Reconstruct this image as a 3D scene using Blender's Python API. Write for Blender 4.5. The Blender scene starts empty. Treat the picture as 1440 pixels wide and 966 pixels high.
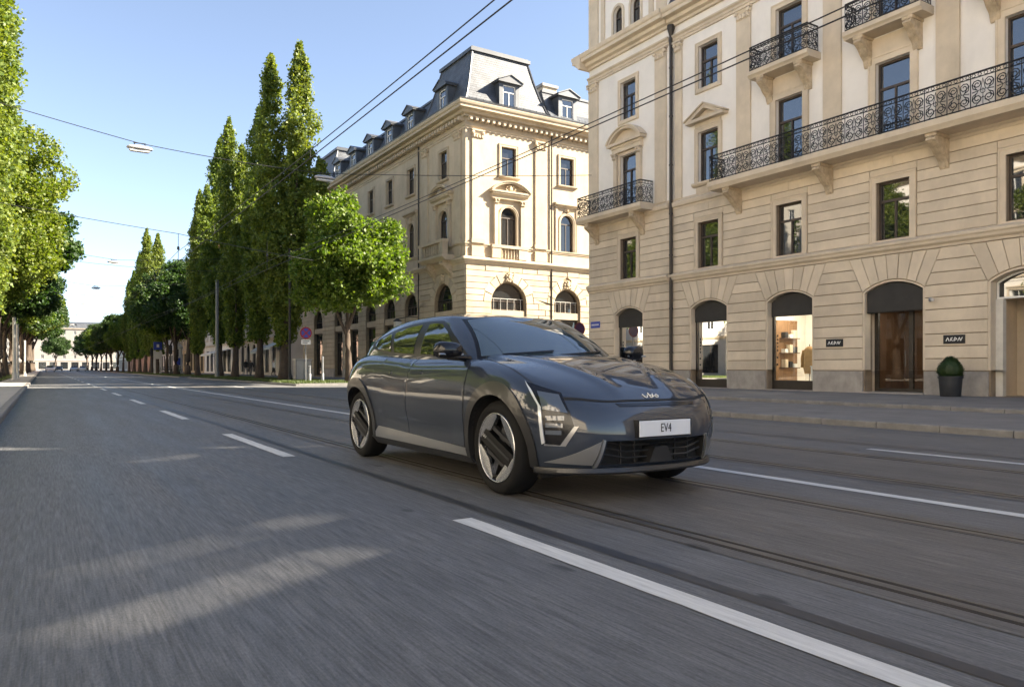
import bpy, bmesh, math, random
import numpy as np
from mathutils import Vector, Matrix
from mathutils.bvhtree import BVHTree
from mathutils.geometry import delaunay_2d_cdt

R = math.radians
scene = bpy.context.scene
COL = scene.collection
PI = math.pi

# ------------------------------------------------------------------ camera
cam = bpy.data.cameras.new('camera')
camo = bpy.data.objects.new('camera', cam)
COL.objects.link(camo)
camo.location = (0, 0, 0.97)
camo.rotation_euler = (R(90), 0, R(-32.2))
cam.sensor_width = 36
cam.lens = 36 * 1047 / 1440
cam.shift_y = 34 / 1440
cam.clip_start = 0.05
cam.clip_end = 4000
scene.camera = camo

# ------------------------------------------------------------------ light
SUN_EL = R(33.5)
SUN_K = 0.50                      # light travels (-1, K) in plan
world = bpy.data.worlds.new('World')
scene.world = world
world.use_nodes = True
wn = world.node_tree
bg = wn.nodes['Background']
sky = wn.nodes.new('ShaderNodeTexSky')
sky.sky_type = 'NISHITA'
sky.sun_disc = False
sky.sun_elevation = SUN_EL
sky.sun_rotation = math.atan2(1, -SUN_K)      # clockwise from +Y
sky.altitude = 500
sky.air_density = 0.9
sky.dust_density = 0.3
sky.ozone_density = 2.5
hs_ = wn.nodes.new('ShaderNodeHueSaturation')       # slightly milky summer air, evenly over the whole sky
hs_.inputs['Saturation'].default_value = 0.80
wn.links.new(sky.outputs[0], hs_.inputs['Color'])
wn.links.new(hs_.outputs[0], bg.inputs[0])
bg.inputs[1].default_value = 0.05
sun = bpy.data.lights.new('sun', 'SUN')
suno = bpy.data.objects.new('sun', sun)
COL.objects.link(suno)
sun.energy = 4.5
sun.angle = R(0.53)
sun.color = (1.0, 0.89, 0.72)
_d = Vector((-1, SUN_K, -math.hypot(1, SUN_K) * math.tan(SUN_EL)))
suno.rotation_euler = _d.to_track_quat('-Z', 'Y').to_euler()
suno.location = (60, -30, 60)
scene.view_settings.view_transform = 'Standard'
scene.view_settings.look = 'None'
scene.view_settings.exposure = 2.58
scene.view_settings.gamma = 1.0
scene.view_settings.use_curve_mapping = False

# ------------------------------------------------------------------ helpers
def tag(o, label=None, cat=None, group=None, kind=None):
    if label: o['label'] = label
    if cat: o['category'] = cat
    if group: o['group'] = group
    if kind: o['kind'] = kind
    return o

def empty(name, loc, label=None, cat=None, group=None, rz=0):
    o = bpy.data.objects.new(name, None)
    COL.objects.link(o)
    o.location = loc
    o.rotation_euler = (0, 0, rz)
    o.empty_display_size = 0.2
    return tag(o, label, cat, group)

def link(name, me, mat=None, parent=None, local=False, smooth=False):
    """one mesh object; mesh coordinates are world unless local"""
    o = bpy.data.objects.new(name, me)
    COL.objects.link(o)
    if mat is not None and len(me.materials) == 0:
        me.materials.append(mat)
    if parent is not None:
        o.parent = parent
        if not local:
            o.matrix_parent_inverse = world_mat(parent).inverted()
    if smooth:
        me.shade_smooth()
    return o

def world_mat(o):
    m = Matrix.Translation(o.location) @ o.rotation_euler.to_matrix().to_4x4() @ Matrix.Diagonal((*o.scale, 1))
    if o.parent is not None:
        return world_mat(o.parent) @ o.matrix_parent_inverse @ m
    return m

def copy_tree(o, parent=None):
    c = o.copy()
    COL.objects.link(c)
    c.parent = parent
    for ch in list(o.children):
        copy_tree(ch, c)
    return c

class MB:
    """collects shapes into one mesh; F maps local (s,d,z) to world"""
    def __init__(self, F=None):
        self.v = []; self.f = []; self.F = F or (lambda s, d, z: (s, d, z))
    def pt(self, s, d, z):
        self.v.append(self.F(s, d, z)); return len(self.v) - 1
    def box(self, s0, s1, d0, d1, z0, z1):
        i = [self.pt(s, d, z) for z in (z0, z1) for d in (d0, d1) for s in (s0, s1)]
        for q in ((0, 1, 3, 2), (4, 6, 7, 5), (0, 4, 5, 1), (2, 3, 7, 6), (0, 2, 6, 4), (1, 5, 7, 3)):
            self.f.append([i[k] for k in q])
        return self
    def prism(self, poly, d0, d1, inset=0.0, bev=None):
        """polygon in (s,z) extruded from d0 (back) to d1 (front), front edge bevelled by inset"""
        n = len(poly)
        a = [self.pt(s, d0, z) for s, z in poly]
        if inset > 0:
            b = [self.pt(s, d1 - (bev or inset), z) for s, z in poly]
            p2 = inset_poly(poly, inset)
            c = [self.pt(s, d1, z) for s, z in p2]
            self.f.append(c)
            for k in range(n):
                m = (k + 1) % n
                self.f.append([a[k], a[m], b[m], b[k]]); self.f.append([b[k], b[m], c[m], c[k]])
        else:
            b = [self.pt(s, d1, z) for s, z in poly]
            self.f.append(b)
            for k in range(n):
                m = (k + 1) % n
                self.f.append([a[k], a[m], b[m], b[k]])
        self.f.append(a[::-1])
        return self
    def profile(self, prof, s0, s1, m0=0, m1=0):
        """moulding: (d,z) profile swept along s; m0/m1 = mitre factors (s shift per d)"""
        n = len(prof)
        a = [self.pt(s0 - m0 * d, d, z) for d, z in prof]
        b = [self.pt(s1 + m1 * d, d, z) for d, z in prof]
        for k in range(n):
            m = (k + 1) % n
            self.f.append([a[k], a[m], b[m], b[k]])
        self.f.append(a[::-1]); self.f.append(b)
        return self
    def tube(self, pts, r, n=6, closed=False):
        """tube through world-local points (already s,d,z)"""
        P = [Vector(p) for p in pts]
        m = len(P); rings = []
        up = Vector((0, 0, 1))
        for k in range(m):
            if closed: t = P[(k + 1) % m] - P[k - 1]
            else: t = P[min(k + 1, m - 1)] - P[max(k - 1, 0)]
            if t.length < 1e-9: t = Vector((0, 0, 1))
            t.normalize()
            x = t.cross(up)
            if x.length < 0.05: x = t.cross(Vector((1, 0, 0)))
            x.normalize(); y = t.cross(x)
            rr = r[k] if isinstance(r, (list, tuple)) else r
            rings.append([self.pt(*(P[k] + x * math.cos(2 * PI * j / n) * rr + y * math.sin(2 * PI * j / n) * rr)) for j in range(n)])
        for k in range(m if closed else m - 1):
            A, B = rings[k], rings[(k + 1) % m]
            for j in range(n):
                self.f.append([A[j], A[(j + 1) % n], B[(j + 1) % n], B[j]])
        if not closed:
            self.f.append(rings[0][::-1]); self.f.append(rings[-1])
        return self
    def lathe(self, prof, c=(0, 0, 0), n=16, axis='z', caps=True):
        """(r,h) profile turned about an axis through c"""
        rings = []
        for r, h in prof:
            ring = []
            for j in range(n):
                a = 2 * PI * j / n
                x, y = r * math.cos(a), r * math.sin(a)
                p = {'z': (x, y, h), 'x': (h, x, y), 'y': (x, h, y)}[axis]
                ring.append(self.pt(c[0] + p[0], c[1] + p[1], c[2] + p[2]))
            rings.append(ring)
        for A, B in zip(rings[:-1], rings[1:]):
            for j in range(n):
                self.f.append([A[j], A[(j + 1) % n], B[(j + 1) % n], B[j]])
        if caps and prof[0][0] > 1e-5: self.f.append(rings[0][::-1])
        if caps and prof[-1][0] > 1e-5: self.f.append(rings[-1])
        return self
    def mesh(self, name='mesh', recalc=True):
        me = bpy.data.meshes.new(name)
        me.from_pydata(self.v, [], self.f)
        if recalc:
            bm = bmesh.new(); bm.from_mesh(me)
            bmesh.ops.recalc_face_normals(bm, faces=bm.faces)
            bm.to_mesh(me); bm.free()
        return me
    def build(self, name, mat, parent=None, smooth=False, local=False, auto=None):
        me = self.mesh(name)
        o = link(name, me, mat, parent, local)
        if auto is not None:
            smooth_angle(me, auto)
        elif smooth:
            me.shade_smooth()
        return o

def smooth_angle(me, deg):
    me.shade_smooth()
    bm = bmesh.new(); bm.from_mesh(me)
    lim = R(deg)
    for e in bm.edges:
        if len(e.link_faces) == 2 and e.calc_face_angle(0) > lim:
            e.smooth = False
    bm.to_mesh(me); bm.free()

def inset_poly(poly, t):
    """offset a polygon inward by t (any winding)"""
    n = len(poly)
    A = sum(poly[k][0] * poly[(k + 1) % n][1] - poly[(k + 1) % n][0] * poly[k][1] for k in range(n))
    sg = 1 if A > 0 else -1
    out = []
    for k in range(n):
        p0, p1, p2 = Vector(poly[k - 1]), Vector(poly[k]), Vector(poly[(k + 1) % n])
        e1 = (p1 - p0); e2 = (p2 - p1)
        if e1.length < 1e-9 or e2.length < 1e-9:
            out.append(tuple(p1)); continue
        e1.normalize(); e2.normalize()
        n1 = Vector((-e1.y, e1.x)) * sg; n2 = Vector((-e2.y, e2.x)) * sg
        den = 1 + n1.dot(n2)
        m = (n1 + n2) / max(den, 0.35)
        out.append(tuple(p1 + m * t))
    return out

def in_poly(p, poly):
    x, y = p; r = False; n = len(poly)
    for k in range(n):
        x1, y1 = poly[k]; x2, y2 = poly[k - 1]
        if (y1 > y) != (y2 > y) and x < (x2 - x1) * (y - y1) / (y2 - y1) + x1:
            r = not r
    return r

def pchip(xs, ys):
    xs = list(map(float, xs)); ys = list(map(float, ys)); n = len(xs)
    h = [xs[i + 1] - xs[i] for i in range(n - 1)]
    d = [(ys[i + 1] - ys[i]) / h[i] for i in range(n - 1)]
    m = [0.0] * n
    m[0], m[-1] = d[0], d[-1]
    for i in range(1, n - 1):
        if d[i - 1] * d[i] > 0:
            w1, w2 = 2 * h[i] + h[i - 1], h[i] + 2 * h[i - 1]
            m[i] = (w1 + w2) / (w1 / d[i - 1] + w2 / d[i])
    def f(x):
        if x <= xs[0]: return ys[0]
        if x >= xs[-1]: return ys[-1]
        i = 0
        while x > xs[i + 1]: i += 1
        t = (x - xs[i]) / h[i]
        return ((1 + 2 * t) * (1 - t) ** 2 * ys[i] + t * (1 - t) ** 2 * h[i] * m[i]
                + t * t * (3 - 2 * t) * ys[i + 1] + t * t * (t - 1) * h[i] * m[i + 1])
    return f

# ------------------------------------------------------------------ materials
def _new(name):
    m = bpy.data.materials.new(name)
    m.use_nodes = True
    nt = m.node_tree
    return m, nt, nt.nodes['Principled BSDF']

def mat(name, col, rough=0.6, metal=0.0, var=0.0, vscale=3.0, bump=0.0, bscale=60.0, coat=0.0, ior=1.5,
        streak=None, dirt=0.0, dscale=0.6, col2=None, stretch=None, objvar=0.0):
    """procedural material: base colour with noise variation, stains with a shape of their own, fine bump"""
    m, nt, b = _new(name)
    N, L = nt.nodes, nt.links
    b.inputs['Base Color'].default_value = (*col, 1)
    b.inputs['Roughness'].default_value = rough
    b.inputs['Metallic'].default_value = metal
    b.inputs['IOR'].default_value = ior
    b.inputs['Coat Weight'].default_value = coat
    b.inputs['Coat Roughness'].default_value = 0.02
    if var or bump or dirt:
        tc = N.new('ShaderNodeTexCoord')
        src = tc.outputs['Object']
        if stretch:
            mp = N.new('ShaderNodeMapping'); mp.inputs['Scale'].default_value = stretch
            L.new(src, mp.inputs['Vector']); vs = mp.outputs['Vector']
        else:
            vs = src
        last = None
        if var:
            nz = N.new('ShaderNodeTexNoise'); nz.inputs['Scale'].default_value = vscale
            nz.inputs['Detail'].default_value = 6; nz.inputs['Roughness'].default_value = 0.62
            L.new(vs, nz.inputs['Vector'])
            mx = N.new('ShaderNodeMix'); mx.data_type = 'RGBA'
            c2 = col2 or tuple(min(1, x * (1 + var)) for x in col)
            c1 = tuple(x * (1 - var) for x in col)
            mx.inputs['A'].default_value = (*c1, 1); mx.inputs['B'].default_value = (*c2, 1)
            rp = N.new('ShaderNodeMapRange'); rp.inputs['From Min'].default_value = 0.3; rp.inputs['From Max'].default_value = 0.7
            L.new(nz.outputs['Fac'], rp.inputs['Value']); L.new(rp.outputs['Result'], mx.inputs['Factor'])
            last = mx.outputs['Result']
        if dirt:
            nz2 = N.new('ShaderNodeTexNoise'); nz2.inputs['Scale'].default_value = dscale
            nz2.inputs['Detail'].default_value = 8; nz2.inputs['Roughness'].default_value = 0.7
            mp2 = N.new('ShaderNodeMapping'); mp2.inputs['Scale'].default_value = (1, 1, 0.35) if not stretch else stretch
            L.new(src, mp2.inputs['Vector']); L.new(mp2.outputs['Vector'], nz2.inputs['Vector'])
            r2 = N.new('ShaderNodeMapRange'); r2.inputs['From Min'].default_value = 0.48; r2.inputs['From Max'].default_value = 0.75
            r2.inputs['To Max'].default_value = dirt
            L.new(nz2.outputs['Fac'], r2.inputs['Value'])
            m2 = N.new('ShaderNodeMix'); m2.data_type = 'RGBA'
            L.new(r2.outputs['Result'], m2.inputs['Factor'])
            if last: L.new(last, m2.inputs['A'])
            else: m2.inputs['A'].default_value = (*col, 1)
            m2.inputs['B'].default_value = (*[x * 0.45 for x in col], 1)
            last = m2.outputs['Result']
        if objvar and last:
            oi = N.new('ShaderNodeObjectInfo'); mo = N.new('ShaderNodeMapRange')
            mo.inputs['To Min'].default_value = 1 - objvar; mo.inputs['To Max'].default_value = 1 + objvar
            L.new(oi.outputs['Random'], mo.inputs['Value'])
            mm = N.new('ShaderNodeMix'); mm.data_type = 'RGBA'; mm.blend_type = 'MULTIPLY'; mm.inputs['Factor'].default_value = 1
            L.new(last, mm.inputs['A']); L.new(mo.outputs['Result'], mm.inputs['B']); last = mm.outputs['Result']
        if last: L.new(last, b.inputs['Base Color'])
        if bump:
            n3 = N.new('ShaderNodeTexNoise'); n3.inputs['Scale'].default_value = bscale; n3.inputs['Detail'].default_value = 4
            L.new(vs, n3.inputs['Vector'])
            bp = N.new('ShaderNodeBump'); bp.inputs['Strength'].default_value = bump; bp.inputs['Distance'].default_value = 0.02
            L.new(n3.outputs['Fac'], bp.inputs['Height']); L.new(bp.outputs['Normal'], b.inputs['Normal'])
    return m

def glass_mat(name, col=(0.012, 0.015, 0.018), ior=1.9, wav=0.02, wscale=1.5):
    """dark window glass: an opaque dark room behind a reflecting pane, slightly wavy"""
    m, nt, b = _new(name)
    N, L = nt.nodes, nt.links
    b.inputs['Base Color'].default_value = (*col, 1)
    b.inputs['Roughness'].default_value = 0.02
    b.inputs['IOR'].default_value = ior
    if wav:
        tc = N.new('ShaderNodeTexCoord'); nz = N.new('ShaderNodeTexNoise'); nz.inputs['Scale'].default_value = wscale
        nz.inputs['Detail'].default_value = 1
        L.new(tc.outputs['Object'], nz.inputs['Vector'])
        bp = N.new('ShaderNodeBump'); bp.inputs['Strength'].default_value = wav; bp.inputs['Distance'].default_value = 0.15
        L.new(nz.outputs['Fac'], bp.inputs['Height']); L.new(bp.outputs['Normal'], b.inputs['Normal'])
    return m

def pane_mat(name, ior=1.5, tint=(0.9, 0.95, 0.93)):
    """see-through shop glass"""
    m, nt, b = _new(name)
    N, L = nt.nodes, nt.links
    out = N['Material Output']
    N.remove(b)
    tr = N.new('ShaderNodeBsdfTransparent'); tr.inputs['Color'].default_value = (*tint, 1)
    gl = N.new('ShaderNodeBsdfGlossy'); gl.inputs['Roughness'].default_value = 0.01
    fr = N.new('ShaderNodeFresnel'); fr.inputs['IOR'].default_value = ior
    mx = N.new('ShaderNodeMixShader')
    L.new(fr.outputs[0], mx.inputs[0]); L.new(tr.outputs[0], mx.inputs[1]); L.new(gl.outputs[0], mx.inputs[2])
    L.new(mx.outputs[0], out.inputs['Surface'])
    return m

def leaf_mat(name, dark, light, trans, tmix=0.35):
    m, nt, b = _new(name)
    N, L = nt.nodes, nt.links
    out = N['Material Output']
    at = N.new('ShaderNodeAttribute'); at.attribute_name = 'var'
    oi = N.new('ShaderNodeObjectInfo')
    mx = N.new('ShaderNodeMix'); mx.data_type = 'RGBA'
    mx.inputs['A'].default_value = (*dark, 1); mx.inputs['B'].default_value = (*light, 1)
    L.new(at.outputs['Fac'], mx.inputs['Factor'])
    hs = N.new('ShaderNodeHueSaturation')
    mr = N.new('ShaderNodeMapRange'); mr.inputs['To Min'].default_value = 0.485; mr.inputs['To Max'].default_value = 0.512
    L.new(oi.outputs['Random'], mr.inputs['Value']); L.new(mr.outputs['Result'], hs.inputs['Hue'])
    L.new(mx.outputs['Result'], hs.inputs['Color'])
    L.new(hs.outputs['Color'], b.inputs['Base Color'])
    b.inputs['Roughness'].default_value = 0.55
    tr = N.new('ShaderNodeBsdfTranslucent')
    m2 = N.new('ShaderNodeMix'); m2.data_type = 'RGBA'; m2.blend_type = 'MULTIPLY'; m2.inputs['Factor'].default_value = 1
    L.new(hs.outputs['Color'], m2.inputs['A']); m2.inputs['B'].default_value = (*trans, 1)
    L.new(m2.outputs['Result'], tr.inputs['Color'])
    ms = N.new('ShaderNodeMixShader'); ms.inputs[0].default_value = tmix
    L.new(b.outputs[0], ms.inputs[1]); L.new(tr.outputs[0], ms.inputs[2])
    L.new(ms.outputs[0], out.inputs['Surface'])
    return m

def asphalt_mat(name, base=(0.100, 0.101, 0.104), warm=(0.122, 0.119, 0.117)):
    """worn asphalt, polished along the direction of travel"""
    m, nt, b = _new(name)
    N, L = nt.nodes, nt.links
    tc = N.new('ShaderNodeTexCoord')
    def noise(scale, stretch, detail=5, rough=0.6):
        mp = N.new('ShaderNodeMapping'); mp.inputs['Scale'].default_value = stretch
        L.new(tc.outputs['Object'], mp.inputs['Vector'])
        n = N.new('ShaderNodeTexNoise'); n.inputs['Scale'].default_value = scale
        n.inputs['Detail'].default_value = detail; n.inputs['Roughness'].default_value = rough
        L.new(mp.outputs['Vector'], n.inputs['Vector'])
        return n.outputs['Fac']
    def mr(s, a, bb, lo, hi):
        r = N.new('ShaderNodeMapRange'); r.inputs['From Min'].default_value = a; r.inputs['From Max'].default_value = bb
        r.inputs['To Min'].default_value = lo; r.inputs['To Max'].default_value = hi
        L.new(s, r.inputs['Value']); return r.outputs['Result']
    big = noise(1.0, (0.35, 0.05, 1))
    mid = noise(1.0, (3.0, 0.22, 1))
    fine = noise(1.0, (70, 3.2, 1), 3)
    streak = noise(1.0, (16, 0.55, 1), 4)
    stain = noise(1.0, (1.5, .45, 1), 3, .5)
    spot = noise(1.0, (5.5, 2.2, 1), 1, .4)
    grain = noise(1.0, (120, 45, 1), 2)
    mx = N.new('ShaderNodeMix'); mx.data_type = 'RGBA'
    mx.inputs['A'].default_value = (*base, 1); mx.inputs['B'].default_value = (*warm, 1)
    L.new(mr(big, 0.35, 0.65, 0, 1), mx.inputs['Factor'])
    def mul(c, f):
        q = N.new('ShaderNodeMix'); q.data_type = 'RGBA'; q.blend_type = 'MULTIPLY'; q.inputs['Factor'].default_value = 1
        L.new(c, q.inputs['A']); L.new(f, q.inputs['B']); return q.outputs['Result']
    c = mul(mx.outputs['Result'], mr(mid, 0.3, 0.7, 0.84, 1.16))
    c = mul(c, mr(fine, 0.25, 0.75, 0.5, 1.55))
    c = mul(c, mr(streak, 0.3, 0.7, 0.86, 1.14))
    c = mul(c, mr(stain, 0.60, 0.74, 1.0, 0.72))
    c = mul(c, mr(spot, 0.735, 0.79, 1.0, 0.45))
    c = mul(c, mr(grain, 0.25, 0.75, 0.75, 1.25))
    L.new(c, b.inputs['Base Color'])
    L.new(mr(mid, 0.3, 0.7, 0.5, 0.72), b.inputs['Roughness'])
    ad = N.new('ShaderNodeMath'); ad.operation = 'ADD'
    L.new(fine, ad.inputs[0]); L.new(grain, ad.inputs[1])
    bp = N.new('ShaderNodeBump'); bp.inputs['Strength'].default_value = 0.35; bp.inputs['Distance'].default_value = 0.006
    L.new(ad.outputs[0], bp.inputs['Height']); L.new(bp.outputs['Normal'], b.inputs['Normal'])
    return m

def slate_mat(name, col, bw=0.30, bh=0.16):
    m, nt, b = _new(name)
    N, L = nt.nodes, nt.links
    tc = N.new('ShaderNodeTexCoord')
    sp = N.new('ShaderNodeSeparateXYZ'); L.new(tc.outputs['Object'], sp.inputs[0])
    ad = N.new('ShaderNodeMath'); ad.operation = 'ADD'
    L.new(sp.outputs['X'], ad.inputs[0]); L.new(sp.outputs['Y'], ad.inputs[1])
    cb = N.new('ShaderNodeCombineXYZ'); L.new(ad.outputs[0], cb.inputs['X']); L.new(sp.outputs['Z'], cb.inputs['Y'])
    br = N.new('ShaderNodeTexBrick'); br.inputs['Scale'].default_value = 1
    br.inputs['Brick Width'].default_value = bw; br.inputs['Row Height'].default_value = bh
    br.inputs['Mortar Size'].default_value = 0.012; br.inputs['Mortar Smooth'].default_value = 0.3
    br.inputs['Color1'].default_value = (*[x * 0.8 for x in col], 1); br.inputs['Color2'].default_value = (*[x * 1.25 for x in col], 1)
    br.inputs['Mortar'].default_value = (*[x * 0.45 for x in col], 1)
    L.new(cb.outputs[0], br.inputs['Vector'])
    nz = N.new('ShaderNodeTexNoise'); nz.inputs['Scale'].default_value = 1.5; nz.inputs['Detail'].default_value = 6
    L.new(tc.outputs['Object'], nz.inputs['Vector'])
    mr = N.new('ShaderNodeMapRange'); mr.inputs['From Min'].default_value = .3; mr.inputs['From Max'].default_value = .7
    mr.inputs['To Min'].default_value = .75; mr.inputs['To Max'].default_value = 1.25
    L.new(nz.outputs['Fac'], mr.inputs['Value'])
    q = N.new('ShaderNodeMix'); q.data_type = 'RGBA'; q.blend_type = 'MULTIPLY'; q.inputs['Factor'].default_value = 1
    L.new(br.outputs['Color'], q.inputs['A']); L.new(mr.outputs['Result'], q.inputs['B'])
    L.new(q.outputs['Result'], b.inputs['Base Color'])
    b.inputs['Roughness'].default_value = 0.5
    bp = N.new('ShaderNodeBump'); bp.inputs['Strength'].default_value = 0.6; bp.inputs['Distance'].default_value = 0.02
    iv = N.new('ShaderNodeMath'); iv.operation = 'SUBTRACT'; iv.inputs[0].default_value = 1
    L.new(br.outputs['Fac'], iv.inputs[1]); L.new(iv.outputs[0], bp.inputs['Height']); L.new(bp.outputs['Normal'], b.inputs['Normal'])
    return m

def emit_mat(name, col, s):
    m, nt, b = _new(name)
    b.inputs['Base Color'].default_value = (*col, 1)
    b.inputs['Emission Color'].default_value = (*col, 1)
    b.inputs['Emission Strength'].default_value = s
    return m

M = {}
M['asphalt'] = asphalt_mat('asphalt')
M['asphalt_track'] = asphalt_mat('asphalt_between_rails', (0.100, 0.094, 0.088), (0.118, 0.107, 0.095))
M['pave'] = mat('pavement_grey', (0.19, 0.18, 0.17), 0.8, var=0.18, vscale=1.3, bump=0.3, bscale=90, dirt=0.4)
M['slab'] = mat('pavement_slab', (0.17, 0.165, 0.16), 0.8, var=0.2, vscale=1.1, bump=0.25, bscale=80, dirt=0.35)
M['kerb'] = mat('kerb_granite', (0.19, 0.18, 0.168), 0.75, var=0.2, vscale=5, bump=0.3, bscale=70, dirt=0.4, dscale=2)
M['soil'] = mat('soil', (0.07, 0.055, 0.035), 0.95, var=0.4, vscale=3, bump=0.5, bscale=20)
M['grass'] = leaf_mat('grass_blades', (0.03, 0.055, 0.012), (0.12, 0.15, 0.035), (1.2, 1.4, 0.6), 0.25)
M['line'] = mat('road_paint', (0.62, 0.61, 0.58), 0.7, var=0.12, vscale=6, dirt=0.55, dscale=5, bump=0.2, bscale=120, stretch=(6, 0.5, 1))
M['steel'] = mat('rail_steel', (0.13, 0.125, 0.12), 0.42, 0.6, var=0.3, vscale=8, stretch=(8, 0.5, 1))
M['groove'] = mat('rail_groove', (0.018, 0.013, 0.009), 0.8, var=0.4, vscale=6)
M['tar'] = mat('tar_seam', (0.028, 0.03, 0.036), 0.45, var=0.3, vscale=5, stretch=(4, 0.6, 1))
# right building
M['tan'] = mat('tan_sandstone', (0.60, 0.505, 0.38), 0.85, var=0.10, vscale=1.6, bump=0.15, bscale=50, dirt=0.32, objvar=.06)
M['tan_rust'] = mat('tan_rusticated_stone', (0.61, 0.515, 0.39), 0.88, var=0.10, vscale=1.4, bump=0.25, bscale=45, dirt=0.38, objvar=.10)
M['joint'] = mat('recessed_joint', (0.25, 0.19, 0.13), 0.95, var=0.15)
M['cream'] = mat('cream_plaster', (0.78, 0.735, 0.67), 0.9, var=0.06, vscale=0.9, bump=0.08, bscale=60, dirt=0.2)
M['plinth'] = mat('grey_plinth_stone', (0.33, 0.30, 0.265), 0.85, var=0.22, vscale=2.5, bump=0.3, bscale=30, dirt=0.45, dscale=1.5)
M['bronze'] = mat('dark_bronze_frame', (0.035, 0.028, 0.022), 0.45, 0.2, var=0.2, vscale=4)
M['win_wood'] = mat('brown_window_frame', (0.06, 0.042, 0.03), 0.5, var=0.2, vscale=5)
M['awning'] = mat('charcoal_awning', (0.035, 0.032, 0.028), 0.8, var=0.15, vscale=3)
M['iron'] = mat('wrought_iron', (0.018, 0.018, 0.02), 0.5, 0.3)
M['zinc'] = mat('drainpipe_metal', (0.05, 0.042, 0.035), 0.5, 0.4, var=0.25, vscale=3)
M['glass'] = glass_mat('window_glass', ior=2.35, wav=0.012)
M['glass2'] = glass_mat('old_window_glass', (0.02, 0.022, 0.024), 1.8, 0.03)
M['shopglass'] = pane_mat('shop_glass', 1.5)
M['white'] = mat('white_paint', (0.75, 0.74, 0.71), 0.6, var=0.04)
M['offwhite'] = mat('off_white_wall', (0.7, 0.66, 0.6), 0.8, var=0.05)
M['oak'] = mat('oak_wood', (0.22, 0.12, 0.055), 0.5, var=0.3, vscale=3, stretch=(4, 4, 0.5))
M['walnut'] = mat('walnut_wood', (0.09, 0.045, 0.022), 0.45, var=0.3, vscale=3, stretch=(4, 4, 0.5))
M['roof_metal'] = mat('roof_metal', (0.075, 0.08, 0.088), 0.5, 0.3, var=0.15, vscale=1)
M['slate'] = slate_mat('slate_roof', (0.066, 0.073, 0.085))
M['slate_dark'] = mat('dormer_zinc', (0.08, 0.086, 0.095), 0.5, 0.2, var=0.2, vscale=3)
# corner building
M['lime'] = mat('pale_limestone', (0.47, 0.385, 0.275), 0.88, var=0.10, vscale=1.1, bump=0.2, bscale=40, dirt=0.4, dscale=0.9, objvar=.09)
M['lime_dk'] = mat('limestone_joint', (0.25, 0.19, 0.12), 0.95, var=0.2)
M['carved'] = mat('carved_limestone', (0.5, 0.40, 0.275), 0.9, var=0.25, vscale=6, bump=0.5, bscale=25, dirt=0.35, dscale=3)
M['bark'] = mat('bark', (0.075, 0.055, 0.04), 0.95, var=0.4, vscale=6, bump=0.9, bscale=18, stretch=(1, 1, 0.25))
M['leaf_poplar'] = leaf_mat('poplar_leaf', (0.065, 0.12, 0.02), (0.19, 0.245, 0.04), (1.6, 1.5, 0.5), 0.42)
M['leaf_maple'] = leaf_mat('maple_leaf', (0.06, 0.11, 0.012), (0.185, 0.23, 0.028), (1.35, 1.5, 0.4), 0.42)
M['leaf_dark'] = leaf_mat('dark_leaf', (0.022, 0.055, 0.012), (0.06, 0.10, 0.018), (1.4, 1.5, 0.5))
M['leaf_box'] = leaf_mat('box_leaf', (0.012, 0.035, 0.008), (0.035, 0.075, 0.015), (1.2, 1.4, 0.5), 0.2)
M['pole_white'] = mat('pale_painted_pole', (0.6, 0.58, 0.53), 0.5, var=0.1)
M['pole_grey'] = mat('galvanised_pole', (0.22, 0.23, 0.24), 0.45, 0.6, var=0.15)
M['wire'] = mat('wire', (0.03, 0.03, 0.032), 0.5, 0.4)
M['lampgrey'] = mat('lamp_housing', (0.42, 0.41, 0.40), 0.5, 0.2, var=0.1)
M['diffuser'] = mat('lamp_diffuser', (0.6, 0.6, 0.58), 0.3)
M['red'] = mat('sign_red', (0.28, 0.012, 0.02), 0.5)
M['maroon'] = mat('sign_maroon', (0.12, 0.012, 0.02), 0.6)
M['blue'] = mat('sign_blue', (0.03, 0.06, 0.35), 0.5)
M['black'] = mat('matt_black', (0.012, 0.012, 0.013), 0.6)
M['anthracite'] = mat('anthracite_planter', (0.022, 0.024, 0.028), 0.6, var=0.2, vscale=6)

print('materials ok')

# ================================================================== GROUND
XF = 22.0           # facade line on the right
def sheet(name, x0, x1, y0, y1, z, m, kind='structure'):
    mb = MB(); mb.f.append([mb.pt(x0, y0, z), mb.pt(x1, y0, z), mb.pt(x1, y1, z), mb.pt(x0, y1, z)])
    return tag(mb.build(name, m), kind=kind)

sheet('ground', -1500, 1500, -1500, 1500, -0.06, M['soil'])
sheet('road', -0.62, 11.32, -80, 420, 0.0, M['asphalt'])
sheet('side_street', 11.32, 90, 29.2, 39.4, 0.0, M['asphalt'])
sheet('side_street', 11.32, 90, 74.2, 79.4, 0.0, M['asphalt'])
sheet('track_bed', 2.98, 4.83, -60, 420, 0.004, M['asphalt_track'])
sheet('track_bed', 6.0, 7.85, -60, 420, 0.004, M['asphalt_track'])
sheet('road_seam', 2.48, 2.56, -60, 200, 0.004, M['tar'])
sheet('road_seam', 8.78, 8.84, -60, 200, 0.004, M['tar'])
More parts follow.
